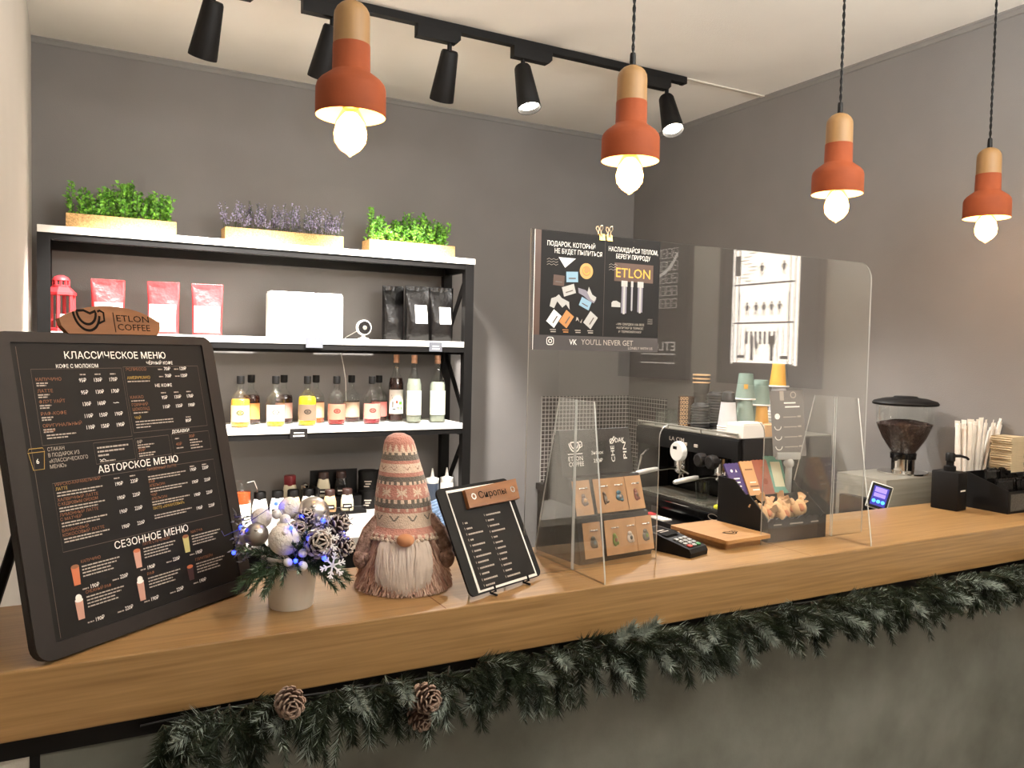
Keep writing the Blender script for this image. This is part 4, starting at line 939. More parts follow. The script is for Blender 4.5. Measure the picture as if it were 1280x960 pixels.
# ---- christmas arrangement in a white pot
random.seed(12)
fp = thing('christmas_arrangement', (.385, 1.612, ZB), 'white pot of fir twigs, white and silver baubles and blue lights beside the menu board', 'flower pot')
mb = MB(); mb.lathe([(0, 0), (.041, 0), (.043, .003), (.052, .095), (.054, .098), (.054, .105), (.050, .105), (.047, .09), (0, .09)], n=40); mb.build('pot', M_white_tile, fp)
mb = MB()
for z in (.086, .093, .100): mb.tube([((.0535 + (z - .086) * .1) * math.cos(a), (.0535 + (z - .086) * .1) * math.sin(a), z) for a in [2 * PI * i / 40 for i in range(40)]], .0038, 8, closed=True)
mb.build('silver_band', mat('pearly cord', '#b9b2aa', .35, .3), fp)
M_needle = mat('fir needle', '#2f4426', .6, var=.3, scale=60); M_needle2 = mat('frosted fir needle', '#8d9a86', .7, var=.25, scale=60); M_twig = mat('twig bark', '#3a2c20', .8)
def twig(mb, p0, p1, droop, L, n, mstem=2, frost=.0, w=.0011, ang=.9, tp=.45):
    p0 = Vector(p0); p1 = Vector(p1); k = 7; P = [p0.lerp(p1, i / k) + Vector((0, 0, -droop * (i / k) ** 2)) for i in range(k + 1)]
    mb.tube(P, [.0016 * (1 - .6 * i / k) for i in range(k + 1)], 5, mstem)
    for i in range(n):
        f = i / n; s = f * k; j = min(int(s), k - 1); p = P[j].lerp(P[j + 1], s - j); d = (P[j + 1] - P[j]).normalized()
        a = d.orthogonal().normalized(); a = Matrix.Rotation(random.uniform(0, 2 * PI), 3, d) @ a
        aa = ang * random.uniform(.75, 1.2) * (1 - .35 * f); e = (d * math.cos(aa) + a * math.sin(aa)); l = L * random.uniform(.75, 1.1) * (1 - tp * f ** 3)
        b = e.orthogonal().normalized() * w; c = e.cross(b).normalized() * w
        mb.add([p + b, p - b * .5 + c * .87, p - b * .5 - c * .87, p + e * l], [(0, 1, 3), (1, 2, 3), (2, 0, 3)], 1 if random.random() < frost * (.25 + f) else 0)
def arrange_twig(a, r, z, droop, L=.02, n=110):
    mb = MB(); twig(mb, (.03 * math.cos(a), .03 * math.sin(a), .098), (r * math.cos(a), r * math.sin(a), z), droop, L, n, frost=.08)
    mb.build('fir_twig', [M_needle, M_needle2, M_twig], fp, smooth=0)
for i in range(26):
    a = -PI / 2 + (i - 12.5) * .245 + random.uniform(-.1, .1)
    arrange_twig(a, random.uniform(.085, .118), random.uniform(.08, .16), random.uniform(.01, .05))
for k in range(16): arrange_twig(-1.75 + .14 * k, random.uniform(.07, .105), random.uniform(.12, .185), .01, .02, 120)
for a in (-2.9, -2.55, -2.25, -.75, -.4, -.15, -1.0, .1): arrange_twig(a, .115, .07, .02, .024, 150)
M_frostball = mat('frosted white bauble', '#e6ddd4', .8, var=.08, scale=40, bump=.5, bscale=160); M_silver = mat('silver bauble', '#b9b2ab', .3, .85, var=.12, scale=30); M_berry = mat('white berry', '#ebe6e2', .6, var=.03)
# local frame: screen right = (.92,-.39), towards viewer = (-.23,-.97)
RT = Vector((.94, -.34, 0)); VW = Vector((-.25, -.97, 0))
def AP(u, z, d): p = RT * u + VW * d; return (p.x, p.y, z)
def bauble(u, z, d, r, m, name='bauble'):
    mb = MB(); mb.ball(AP(u, z, d), r, n=28, k=16); o = mb.build(name, m, fp)
    if r > .02:
        mb = MB(); c = Vector(AP(u, z + r * .55, d + r * .80)); mb.ball(c, r * .16, s=(1, 1, .7), n=10, k=6); mb.build('bauble_cap', m, o)
bauble(-.012, .146, .055, .0310, M_frostball); bauble(.041, .185, -.005, .032, M_silver); bauble(-.066, .150, .03, .023, M_silver); bauble(-.058, .178, .01, .020, M_frostball); bauble(-.005, .195, .0, .022, M_frostball); bauble(-.094, .142, .015, .015, M_silver)
for u, z, d, r in ((.022, .122, .07, .0085), (.022, .099, .078, .0095), (-.005, .106, .075, .0085), (-.028, .190, .035, .0095), (-.012, .182, .045, .0105), (.045, .126, .06, .006), (-.02, .172, .045, .008)): bauble(u, z, d, r, M_berry, 'berry')
M_cone = mat('dark cone scale', '#3f2c24', .7, var=.3, scale=60); M_conetip = mat('white cone tip', '#b9aca2', .8)
def pinecone(parent, c, axis, R, Lc, n=46, name='pinecone'):
    mb = MB(); ax = Vector(axis).normalized(); q = ax.to_track_quat('Z', 'Y').to_matrix().to_4x4(); TM = Matrix.Translation(c) @ q
    mb.ball((0, 0, 0), R * .55, T=TM, s=(1, 1, Lc / R * .9), n=12, k=8)
    for i in range(n):
        f = i / (n - 1); a = i * 2.39996; z = (f - .5) * Lc * 1.7; r = R * math.sqrt(max(.04, 1 - (2 * f - 1) ** 2 * .93))
        tl = .4 + .9 * f
        d = Vector((math.cos(a) * math.cos(tl), math.sin(a) * math.cos(tl), math.sin(tl))); s_ = Vector((-math.sin(a), math.cos(a), 0)); u = d.cross(s_)
        b = Vector((math.cos(a) * r * .35, math.sin(a) * r * .35, z)); l = r * .75 + R * .15; w = R * .26
        V = [b - s_ * w * .4, b + s_ * w * .4, b + d * l * .75 + s_ * w, b + d * l * .75 - s_ * w, b + d * l + s_ * w * .5, b + d * l - s_ * w * .5]
        V2 = [v + u * R * .09 for v in V]
        mb.add(V + V2, [(0, 1, 2, 3), (9, 8, 7, 6), (0, 3, 9, 6), (1, 7, 8, 2)], 0, TM); mb.add(V + V2, [(3, 2, 4, 5), (11, 10, 8, 9), (5, 4, 10, 11), (2, 8, 10, 4), (3, 5, 11, 9)], 1, TM)
    return mb.build(name, [M_cone, M_conetip], parent, smooth=0)
pinecone(fp, AP(.05, .135, .05), (-.1, -.9, .3), .030, .045); pinecone(fp, AP(.075, .155, .02), (.5, -.6, .5), .026, .04); pinecone(fp, AP(.005, .150, .03), (.1, -.8, .5), .024, .036); pinecone(fp, AP(.085, .125, .035), (.6, -.7, .2), .024, .036); pinecone(fp, AP(.025, .165, .02), (0, -.5, .8), .022, .035)
M_snow = mat('white glitter wood', '#e9e6e4', .7, var=.05)
def snowflake(u, z, d, r):
    q = (VW + Vector((.3, 0, .35))).normalized().to_track_quat('Z', 'Y').to_matrix().to_4x4(); TM = Matrix.Translation(AP(u, z, d)) @ q
    mb = MB()
    for k in range(6):
        R = TM @ Matrix.Rotation(k * PI / 3 + .2, 4, 'Z'); mb.box((r * .5, 0, 0), (r, r * .11, .002), T=R)
        for f in (.45, .72):
            for s in (-1, 1): mb.box((r * f + r * .10, s * r * .10, 0), (r * .30, r * .09, .002), R=Matrix.Rotation(s * .8, 3, 'Z'), T=R)
    mb.lathe([(0, -.001), (r * .2, -.001), (r * .2, .001), (0, .001)], n=6, T=TM); mb.build('snowflake', M_snow, fp, smooth=0)
snowflake(.066, .148, .078, .026); snowflake(.078, .098, .072, .026); snowflake(.060, .172, .03, .016)
M_led_b = mat('blue led glow', '#3a55ff', .3, var=0, emit='#1a2aff', estr=14.0); M_ledw = mat('blue wire', '#3a3f86', .4)
LEDP = ((.034, .150, .075), (.062, .115, .085), (.060, .180, .05), (.009, .112, .088), (-.095, .165, .035), (-.108, .115, .03), (.000, .172, .075), (.020, .185, .03), (.102, .155, .02), (.108, .125, .02), (-.03, .208, .02), (.105, .140, .04))
for u, z, d in LEDP:
    mb = MB(); mb.ball(AP(u, z, d), .0042, n=10, k=6); mb.build('fairy_light', M_led_b, fp)
mb = MB(); mb.tube([AP(*p) for p in sorted(LEDP)], .0008, 5)
mb.tube([AP(-.1, .16, .03), AP(-.125, .15, .04), AP(-.13, .16, .04)], .0008, 5); mb.build('fairy_light_wire', M_ledw, fp)
mb = MB()
for k in range(190):
    u = random.choice((random.uniform(.02, .11), random.uniform(.02, .11), random.uniform(-.01, .06), random.uniform(-.11, -.085))); z = random.uniform(.10, .19); p = Vector(AP(u, z, random.uniform(.02, .06)))
    leaf(mb, p, Vector((random.uniform(-1, 1), random.uniform(-1, .2), random.uniform(-.4, 1))), random.uniform(.012, .02), .006, 0)
mb.build('frosted_leaves', [mat('frosted dark leaf', '#3b3839', .7, var=.6, scale=90, hex2='#7f7c80')], fp, smooth=0)

# ---- gnome
random.seed(21)
gn = thing('gnome_doll', (.640, 1.655, ZB), 'plush gnome with a tall pink knitted hat and long white beard on the bar', 'gnome doll', -.37)
M_gpink = mat('pink knit', '#b27a6a', .95, var=.12, scale=120, bump=.5, bscale=300, sheen=.3); M_gcream = mat('cream knit', '#cdb59f', .95, var=.08, scale=120, bump=.5, bscale=300, sheen=.3); M_ggrey = mat('grey knit', '#655c52', .95, var=.1, scale=120, bump=.5, bscale=300, sheen=.3)
M_gbody = mat('dusty pink shag', '#b88c7c', .95, var=.12, scale=40, hex2='#cda58f'); M_gbody2 = mat('light shag', '#dfc0aa', .95, var=.15, scale=40); M_gmit = mat('brown mitten', '#7a5a48', .95, var=.3, scale=60, bump=.6, bscale=160, hex2='#a5877a'); M_beard = mat('white beard', '#c9b8aa', .8, var=.12, scale=30, sheen=.4); M_nose = mat('peach felt', '#b97f58', .85, var=.05)
mb = MB(); mb.lathe([(0, .004), (.085, .004), (.090, .02), (.082, .06), (.066, .12), (.052, .15), (.03, .165), (0, .17)], n=36); mb.build('body', M_gbody, gn)
mb = MB()
for i in range(2600):
    a = random.uniform(0, 2 * PI); z = .112 * random.random() ** 1.1; r = .092 - .26 * max(0, z - .02) * (1.0 if z < .12 else .98)
    p = Vector((r * math.cos(a), r * math.sin(a), z + .012)); o_ = Vector((math.cos(a), math.sin(a), 0)); l = random.uniform(.018, .032); t_ = Vector((-o_.y, o_.x, 0)) * random.uniform(-.010, .010)
    zz = max(.0015, p.z - l); m1 = p + o_ * .007 + t_ * .5 - Vector((0, 0, l * .45)); m1.z = max(.002, m1.z); e = p + o_ * random.uniform(.008, .016) + t_; e.z = zz
    mb.tube([p, m1, e], [.0009, .0010, .0005], 3, 0 if random.random() < .65 else 1, cap=False)
o = mb.build('shaggy_coat', [M_gbody, M_gbody2], gn, smooth=0)
for s in (-1, 1):
    mb = MB(); mb.tube([(s * .050, -.01, .150), (s * .074, -.022, .120), (s * .088, -.032, .088), (s * .092, -.036, .074)], [.016, .018, .016, .013], 12); mb.build('sleeve', M_gmit, gn)
    mb = MB(); mb.ball((s * .092, -.038, .068), .019, s=(.85, .8, 1.15), n=16, k=10); mb.ball((s * .079, -.048, .072), .008, s=(.8, .8, 1.3), n=10, k=6); mb.build('mitten', M_gmit, gn)
def hat_off(z): f = max(0, (z - .12) / .21); return (-.016 * f - .010 * math.sin(PI * f) * 0, .004 * f)
def hat_m(z, ph):
    u = ph * 26 / PI
    def zig(zc, h, n, m_in, m_out): return m_in if abs(z - zc) < h * (.5 + .5 * math.cos(ph * n)) else m_out
    if z < .126: return 0 if (math.cos(ph * 30) > -.2 or z < .116) else 1
    if z < .137: return 0
    if z < .168: return 1 if not (abs(z - .157 + .004 * math.cos(ph * 20)) < .0018 and math.cos(ph * 10) > 0) else 2
    if z < .178: return 0 if math.cos(ph * 22) < .6 or z < .172 else 1
    if z < .188: return 2
    if z < .196: return 2 if math.cos(ph * 26) > 0 else 1
    if z < .226:
        d = abs(((ph * 5 / PI) % 1) - .5) * 2; e = abs(z - .211) / .015
        if (d < .55 and (abs(d * .9 - e) < .17 or e < .12 or d < .10)) and e < .85: return 1
        return 0
    if z < .233: return 1 if math.cos(ph * 26) > 0 else 2
    if z < .243: return 2
    if z < .251: return 0
    if z < .270: return 1 if not (abs(z - .261 + .003 * math.cos(ph * 20)) < .0016 and math.cos(ph * 10) > 0) else 3
    if z < .276: return 0
    if z < .288: return 2
    if z < .294: return 1 if math.cos(ph * 16) > 0 else 2
    if z < .312: return 0 if math.cos(ph * 16) + (z - .303) * 120 > 0 else 1
    return 0
hp_ = [(.076, .112), (.080, .116), (.079, .122), (.071, .130), (.066, .137), (.064, .15), (.0615, .168), (.061, .18), (.0585, .20), (.0545, .22), (.050, .24), (.045, .26), (.040, .28), (.0365, .295), (.0345, .305), (.0315, .316), (.025, .325), (.012, .3315), (0, .3325)]
prof = []
for (r0, z0), (r1, z1) in zip(hp_, hp_[1:]):
    k = max(1, int(abs(z1 - z0) / .0016))
    for i in range(k): f = i / k; prof.append((r0 + (r1 - r0) * f, z0 + (z1 - z0) * f))
prof.append(hp_[-1])
mb = MB(); mb.lathe([(.072, .112)] + prof, n=150, mfun=hat_m, off=hat_off); mb.build('knitted_hat', [M_gpink, M_gcream, M_ggrey, M_gmit], gn)
mb = MB()
for k in range(46):
    a = 2 * PI * k / 46; mb.ball((.080 * math.cos(a), .080 * math.sin(a), .113 + .002 * math.sin(5 * a)), .0045, n=8, k=5)
mb.build('hat_brim_beads', M_gcream, gn)
mb = MB(); mb.ball((.002, -.088, .118), .016, s=(1.15, .9, .85), n=20, k=12); mb.build('nose', M_nose, gn)
mb = MB()
for i in range(700):
    u = random.uniform(-1, 1); dep = random.random(); a = -PI / 2 + u * .70
    p0 = Vector((.066 * math.cos(a), .070 * math.sin(a), .122 + random.uniform(-.006, .004)))
    L_ = random.uniform(.098, .119) * (1 - .20 * abs(u)); a2 = a - u * .10
    pts = [p0]
    for f in (.3, .6, .85, 1):
        r = .070 + .026 * f + .007 * math.sin(PI * f) + dep * .006; aa = a + (a2 - a) * f + .03 * math.sin(6 * f + i); pts.append(Vector((r * math.cos(aa), r * math.sin(aa) - .002, max(.004, p0.z - L_ * f))))
    mb.tube(pts, [.0016, .0019, .0017, .0013, .0004], 4, cap=False)
mb.build('beard', M_beard, gn, smooth=60)

# ---- syrup menu on an easel
TS = math.radians(28)
sy = thing('syrup_menu', (.731, 1.462, ZB), 'small tilted syrup menu on a wire easel between the gnome and the acrylic screen', 'menu stand', math.atan2(.3654, .9309))
T = lean(TS, (0, .020, .010)); SW, SH = .230, .236
mb = MB(); mb.prism(rrect(-.004, 0, SW + .001, SH, .014), .005, T, 0, -.006); mb.build('backing_board', M_blackmatte, sy, smooth=30)
mb = MB(); mb.prism([(.020, .004), (.214, .002), (.214, .228), (.024, .229)], .001, T, 0, -.0008); mb.build('white_sheet', M_white, sy, smooth=0)
mb = MB(); mb.rect(.026, .008, .209, .223, .0008, T); mb.build('menu_face', M_panel, sy, smooth=0)
mb = MB(); mb.prism([(.066, .180), (.236, .180), (.246, .228), (.070, .222)], .010, T, 0, .001); wd = mb.build('wooden_clip', M_signwood, sy, smooth=0)
mb = MB(); mb.text('Сиропы', .106, .197, .015, .092, T, 0, .0114)
for x in (.090, .222): mb.stroke(arc(x, .204, .006, 0, 2 * PI, 14), .003, .0116, T, 1, closed=True)
mb.build('engraving', [M_signink, M_chrome], wd, smooth=0)
mb = MB(); wz = .0016
for x, y, w in [(.040, .150 - .0125 * k, (.014, .022, .048, .016, .045, .026, .050, .038, .050, .026, .048, .034)[k]) for k in range(12)] + [(.112, .158 - .0128 * k, (.052, .022, .036, .048, .018, .030, .032, .030, .024, .030, .026, .048)[k]) for k in range(12)]:
    random.seed(int(x * 1e4 + y * 1e5)); q = x + .006
    while q < x + w: 
        ww = random.uniform(.002, .005); mb.rect(q, y, q + ww, y + .0035, wz, T, 0); q += ww + .0008
    mb.rect(x, y, x + .0012, y + .005, wz, T, 0)
mb.build('syrup_list', M_inkd, sy, smooth=0)
mb = MB()
for x in (.062, .172):
    pb = T @ Vector((x, .10, -.008)); pf = T @ Vector((x, -.003, -.008)); ph = T @ Vector((x, -.003, .008))
    mb.tube([T @ Vector((x, .15, -.009)), pb, pf, ph, T @ Vector((x, .010, .009))], .0024, 7)
    mb.tube([pf, (x, -.012 + .02, .003), (x, .012, .0026)], .0024, 7); mb.tube([pb, (x + .02, .10, .0026)], .0024, 7)
a_, b_ = T @ Vector((.062, .10, -.009)), T @ Vector((.172, .10, -.009)); mb.tube([a_, b_], .0024, 7); mb.tube([(.082, .10, .0026), (.192, .10, .0026)], .0024, 7)
mb.build('wire_easel', M_black, sy)
# ---- acrylic screen
YP = 1.605
sc_ = thing('acrylic_screen', (1.485, YP, ZB), 'clear acrylic counter screen with a pass-through opening and two side feet', 'acrylic screen')
XL, XR, ZT_ = .912, 2.063, .793
def s2(x, z): return (x - 1.485, z)
out = [s2(XL, .0), s2(1.295, 0)] + [s2(1.295 + .035 - .035 * math.cos(a), .305 + .035 * math.sin(a)) for a in [PI / 2 * i / 6 for i in range(7)]] + [s2(1.655 - .035 + .035 * math.sin(a), .305 + .035 * math.cos(a)) for a in [PI / 2 * i / 6 for i in range(7)]] + [s2(1.655, 0), s2(XR, 0)] + [s2(XR - .05 + .05 * math.cos(a), ZT_ - .05 + .05 * math.sin(a)) for a in [PI / 2 * i / 8 for i in range(9)]] + [s2(XL, ZT_)]
mb = MB(); mb.prism(out, .004, faceY(0, .002, 0), 0, 0., 1); mb.build('sheet', [M_acryl, M_acedge], sc_, smooth=0)
for x in (1.045, 1.932):
    for s in (-1, 1):
        pr_ = [(.003, .0), (.135 if s < 0 else .175, .0), (.135 if s < 0 else .175, .012), (.075, .404), (.003, .404)]
        TT = Matrix(((0, 0, 1, x - 1.485 - .002), (s, 0, 0, 0), (0, 1, 0, 0), (0, 0, 0, 1)))
        mb = MB(); mb.prism(pr_, .004, TT, 0, 0., 1); mb.build('gusset_foot', [M_acryl, M_acedge], sc_, smooth=0)

# ---- poster clipped to the screen
PW, PH = .358, .272
po = thing('clipped_poster', (.919, YP - .0028, 1.620), 'dark two-part gift poster clipped to the upper left of the acrylic screen', 'poster')
T = faceY(0, 0, 0)
mb = MB(); mb.prism([(0, 0), (PW, 0), (PW, PH), (0, PH)], .0012, T); mb.build('sheet', M_panel, po, smooth=0)
M_pstrip = mat('poster lower strip', '#3a3230', .5, var=0); M_pbrown = mat('poster brown field', '#4a2e1c', .5, var=0); M_pblue = mat('poster blue card', '#7d9db0', .5, var=0); M_pgrey = mat('poster grey card', '#a9a49e', .5, var=0); M_poch = mat('poster ochre card', '#b3763a', .5, var=0); M_pgold = mat('poster gold coin', '#c0904a', .5, var=0); M_plil = mat('poster lilac shape', '#77707a', .5, var=0); M_pline = mat('poster rule', '#574a42', .6, var=0)
mb = MB(); w = .0014
def R_(x0, y0, x1, y1, mi, dw=0.): mb.rect(x0, y0, x1, y1, w + dw, T, mi)
R_(0, 0, PW, .034, 2); R_(0, .034, .018, PH, 3, 0); R_(0, 0, .0018, PH, 0, .0006); R_(.193, .036, .1938, PH - .008, 9, .0002)
mb.text('ПОДАРОК, КОТОРЫЙ', .034, .238, .0105, .131, T, 0, w); mb.text('НЕ БУДЕТ ПЫЛИТЬСЯ', .054, .222, .0105, .131, T, 0, w)
mb.text('НАСЛАЖДАЙСЯ ТЕПЛОМ,', .204, .238, .0105, .147, T, 0, w); mb.text('БЕРЕГИ ПРИРОДУ', .226, .222, .0105, .102, T, 0, w)
R_(.222, .168, .338, .212, 3, .0001); mb.text('ETLON', .227, .178, .022, .102, T, 10, w + .0003)
for k in range(3):
    mb.stroke([(.034 + .006 * i, .206 - .006 * k + (.003 if i % 2 else 0)) for i in range(6)], .0008, w, T, 1); mb.stroke([(.206 + .006 * i, .205 - .006 * k + (.003 if i % 2 else 0)) for i in range(5)], .0008, w + .0002, T, 1); mb.stroke([(.325 + .005 * i, .078 - .005 * k + (.003 if i % 2 else 0)) for i in range(4)], .0008, w, T, 1)
mb.flat([(.065, .213), (.112, .213), (.083, .190)], w, T, 0)
def card(cx, cy, a, wd, ht, mi, lines=True):
    c, s = math.cos(a), math.sin(a); f = lambda u, v: (cx + u * c - v * s, cy + u * s + v * c)
    mb.flat([f(-wd / 2, -ht / 2), f(wd / 2, -ht / 2), f(wd / 2, ht / 2), f(-wd / 2, ht / 2)], w + .0002, T, mi)
    if lines: mb.flat([f(-wd * .3, -ht * .2), f(wd * .3, -ht * .2), f(wd * .3, -ht * .08), f(-wd * .3, -ht * .08)], w + .0004, T, 9)
mb.flat(arc(.142, .186, .0185, 0, 2 * PI, 24), w, T, 6); mb.flat(arc(.142, .186, .012, 0, 2 * PI, 20), w + .0002, T, 5); mb.stroke(arc(.142, .187, .008, PI * .8, PI * 1.9, 10), .002, w + .0004, T, 10)
card(.103, .170, .05, .032, .024, 4); card(.067, .160, -.05, .030, .024, 3); card(.095, .139, .3, .034, .022, 8); card(.141, .110, -.4, .030, .021, 4)
mb.flat([(.120, .146), (.140, .142), (.158, .132), (.172, .122), (.165, .112), (.150, .118), (.136, .128), (.122, .134)], w, T, 7); mb.flat([(.150, .150), (.160, .132), (.172, .126), (.166, .116), (.155, .122), (.146, .136)], w + .0002, T, 8)
mb.flat([(.044, .100), (.048, .118), (.060, .122), (.068, .128), (.076, .120), (.096, .112), (.098, .094), (.088, .106), (.078, .098), (.064, .112), (.056, .096)], w, T, 8)
for x, mi in ((.056, 0), (.090, 5), (.157, 8)): card(x, .072, .95, .034, .026, mi)
mb.flat([(.116, .068), (.121, .072), (.126, .066), (.122, .076), (.118, .078)], w, T, 1); mb.flat([(.128, .066), (.134, .074), (.131, .064)], w, T, 1)
for x, mi in ((.054, 1), (.088, 5), (.122, 1), (.157, 1)): R_(x - .008, .046, x + .008, .0478, mi); R_(x - .006, .041, x + .008, .0432, mi)
for x, hh, wd in ((.252, .080, .018), (.275, .072, .007), (.300, .076, .018)):
    R_(x - wd / 2, .156, x + wd / 2, .170, 8, .0005); R_(x - wd * .15, .170 - hh, x + wd * .15, .158, 8, .0005)
    R_(x - wd * .42, .172 - hh, x - wd * .15, .156, 7, .0003); R_(x + wd * .15, .172 - hh, x + wd * .42, .156, 7, .0003)
R_(.216, .106, .242, .116, 8); mb.flat([(.216, .116), (.242, .116), (.230, .121), (.220, .120)], w, T, 8)
for s, y, wd in (('-10% СКИДКА НА ВСЕ', .063, .084), ('НАПИТКИ В ТЕРМОС', .054, .080), ('И ТЕРМОКРУЖКУ', .045, .068)): mb.text(s, .273, y, .0052, wd, T, 1, w, 'c')
mb.stroke(rrect(.038, .012, .056, .029, .005, 4), .0018, w + .0006, T, 0, closed=True); mb.stroke(arc(.047, .0205, .0042, 0, 2 * PI, 14), .0018, w + .0006, T, 0, closed=True); mb.flat(arc(.0525, .026, .001, 0, 2 * PI, 8), w + .0006, T, 0)
mb.text('VK', .099, .013, .0125, .021, T, 0, w + .0006); mb.text("YOU'LL NEVER GET", .132, .014, .0125, .150, T, 1, w + .0006); mb.text('LONELY WITH US', .268, .005, .0062, .074, T, 1, w + .0006)
mb.build('poster_print', [M_ink, M_inkd, M_pstrip, M_pbrown, M_pblue, M_poch, M_pgold, M_plil, M_pgrey, M_pline, M_inkg], po, smooth=0)
M_clipm = mat('pale clip metal', '#d9c6a8', .3, .6)
def binder(x, label, tilt):
    t = thing('binder_clip', (x, YP, 1.893), label, 'binder clip', group='binder clips on the acrylic screen')
    mb = MB(); mb.prism([(-.0055, -.012), (.0055, -.012), (.0025, .003), (-.0025, .003)], .016, Matrix(((0, 0, 1, -.008), (1, 0, 0, -.001), (0, 1, 0, 0), (0, 0, 0, 1)))); mb.build('jaw', M_brass, t, smooth=0)
    for s in (-1, 1):
        mb = MB(); mb.tube([(-.004, s * .004, -.010), (-.0015 + tilt, s * .006, .008), (-.0055 + tilt, s * .008, .016), (-.003 + tilt, s * .009, .022), (.001 + tilt, s * .009, .022), (.0035 + tilt, s * .008, .016), (-.0005 + tilt, s * .006, .008), (.003, s * .004, -.010)], .0011, 7); mb.build('wire_handle', M_clipm, t)
binder(1.103, 'brass binder clip, left of the pair at the top edge of the acrylic screen', -.004); binder(1.124, 'brass binder clip, right of the pair at the top edge of the acrylic screen', .003)

# ---- pin badge display
pd = thing('pin_display', (1.19, 1.735, ZB), 'dark stepped display of pin badges on kraft cards behind the acrylic screen', 'pin display', .10)
mb = MB(); TX = Matrix(((0, 0, 1, -.118), (1, 0, 0, 0), (0, 1, 0, 0), (0, 0, 0, 1)))
mb.prism([(-.095, 0), (.085, 0), (.085, .10), (.012, .318), (.002, .318), (-.020, .205), (-.040, .203), (-.068, .112), (-.078, .110), (-.098, .012)], .236, TX); mb.build('stepped_stand', M_dgrey, pd, smooth=0)
hdT = Matrix.Translation((-.118, -.0235, .203)) @ Matrix.Rotation(PI / 2 - .19, 4, 'X')
mb = MB(); cup_logo(mb, .024, .060, .042, hdT, 0, .002); mb.rect(.018, .056, .066, .058, .002, hdT); mb.text('ETLON', .019, .040, .011, .046, hdT, 0, .002); mb.text('COFFEE', .019, .026, .011, .048, hdT, 0, .002)
mb.rect(.080, .014, .148, .086, .002, hdT, 1); mb.text('Значок', .114, .053, .008, .040, hdT, 0, .0025, 'c'); mb.text('250₽', .114, .032, .009, .030, hdT, 0, .0025, 'c')
mb.text('CHE', .172, .030, .012, .042, hdT, 0, .002, 'l', 0, True); mb.text('PIN', .214, .036, .012, .044, hdT, 0, .002, 'l', 0, True); mb.text('DAK', .178, .080, .012, .032, hdT, 0, .002)
mb.stroke([(.160, .078), (.176, .096), (.180, .092), (.170, .080)], .0025, .002, hdT, 0); mb.stroke(arc(.166, .084, .006, 0, 2 * PI, 12), .002, .002, hdT, 0, closed=True)
mb.build('header_print', [M_ink, M_blackmatte], pd, smooth=0)
PINC = ['#7a6a62', '#5d4a3c', '#3d5c6a', '#7c4a40', '#3d3a34', '#6a7a3c', '#b9aca0', '#6c655c']
pinm = [mat('pin enamel ' + c, c, .3, .4, var=.3, scale=90) for c in PINC]
names = ['pale', 'narrow brown', 'blue-grey', 'reddish', 'round dark', 'green', 'white and brown', 'dark grey']
k = 0
for row in range(2):
    base = Matrix.Translation((-.118, -.0405 + .0 if row == 0 else -.0765, .114 if row == 0 else .016)) @ Matrix.Rotation(PI / 2 - (.30 if row == 0 else .21), 4, 'X')
    base = Matrix.Translation((-.118, -.069 if row == 0 else -.099, .114 if row == 0 else .014)) @ Matrix.Rotation(PI / 2 - (.30 if row == 0 else .20), 4, 'X')
    for c in range(4):
        x = (.008, .074, .124, .180)[c] if row == 0 else (.014, .082, .134, .186)[c]
        t = thing('pin_card', (0, 0, 0), 'kraft card with a %s pin, %s in the %s row' % (names[k], ('first from the left', 'second from the left', 'third from the left', 'last')[c], ('upper', 'lower')[row]), 'pin card', group='pin cards on the display')
        Mw = Matrix.Translation((1.19, 1.735, ZB)) @ Matrix.Rotation(.10, 4, 'Z') @ base @ Matrix.Translation((x, 0, .0025 + .0012 * (c % 2)))
        t.matrix_world = Mw
        mb = MB(); mb.prism([(-.002, 0), (.053, 0), (.053, .086), (-.002, .086)], .0012); mb.rect(.018, .074, .034, .0765, .0016, None, 0); mb.build('card', M_kraft, t, smooth=0)
        mb = MB(); mb.box((.028, .066, .003), (.022, .003, .003), 0, .001); mb.ball((.038, .066, .005), .0032, n=10, k=6); mb.build('metal_clasp', M_chrome, t)
        mb = MB(); S_ = [(1, 1.5), (.6, 1.8), (1.3, 1.1), (.8, 1.7), (1.2, 1.4), (.9, 1.8), (1.2, 1.5), (1.2, 1.6)][k]
        mb.ball((.028, .035, .002), .0105, s=(S_[0] * .9, S_[1] * .8, .35), n=16, k=8); mb.ball((.026, .047, .003), .006, s=(S_[0], 1, .5), n=12, k=6); mb.ball((.034, .028, .003), .005, s=(1.2, 1, .5), n=10, k=6); pn = mb.build('enamel_pin', pinm[k], t)
        mb = MB(); mb.ball((.0285, .036, .0058), .0045, s=(1, 1.2, .4), n=10, k=6); mb.build('pin_accent', pinm[(k + 6) % 8] if k != 0 else M_kraftl, t)  # raised spot in a second colour
        k += 1

# ---- payment terminal
pt = thing('payment_terminal', (1.392, 1.655, ZB), 'black card payment terminal in the opening of the acrylic screen', 'payment terminal', .28)
mb = MB(); mb.prism([(-.078, 0), (.082, 0), (.088, .030), (.080, .048), (.030, .044), (-.074, .022), (-.080, .012)], .078, Matrix(((0, 0, 1, -.039), (1, 0, 0, 0), (0, 1, 0, 0), (0, 0, 0, 1)))); body = mb.build('body', M_black, pt, smooth=0)
TT = Matrix.Translation((0, -.074, .0225)) @ Matrix.Rotation(.208, 4, 'X')
mb = MB()
for i in range(4):
    for j in range(3): mb.box((-.019 + .019 * j, .012 + .014 * i, .002), (.014, .010, .004), 1 if (i == 0 and j == 0) else 2 if (i == 0 and j == 2) else 0, .001, T=TT)
mb.build('keypad', [mat('grey key', '#8c8a86', .5), mat('red key', '#a8352c', .5), mat('green key', '#3f7a48', .5)], pt, smooth=0)
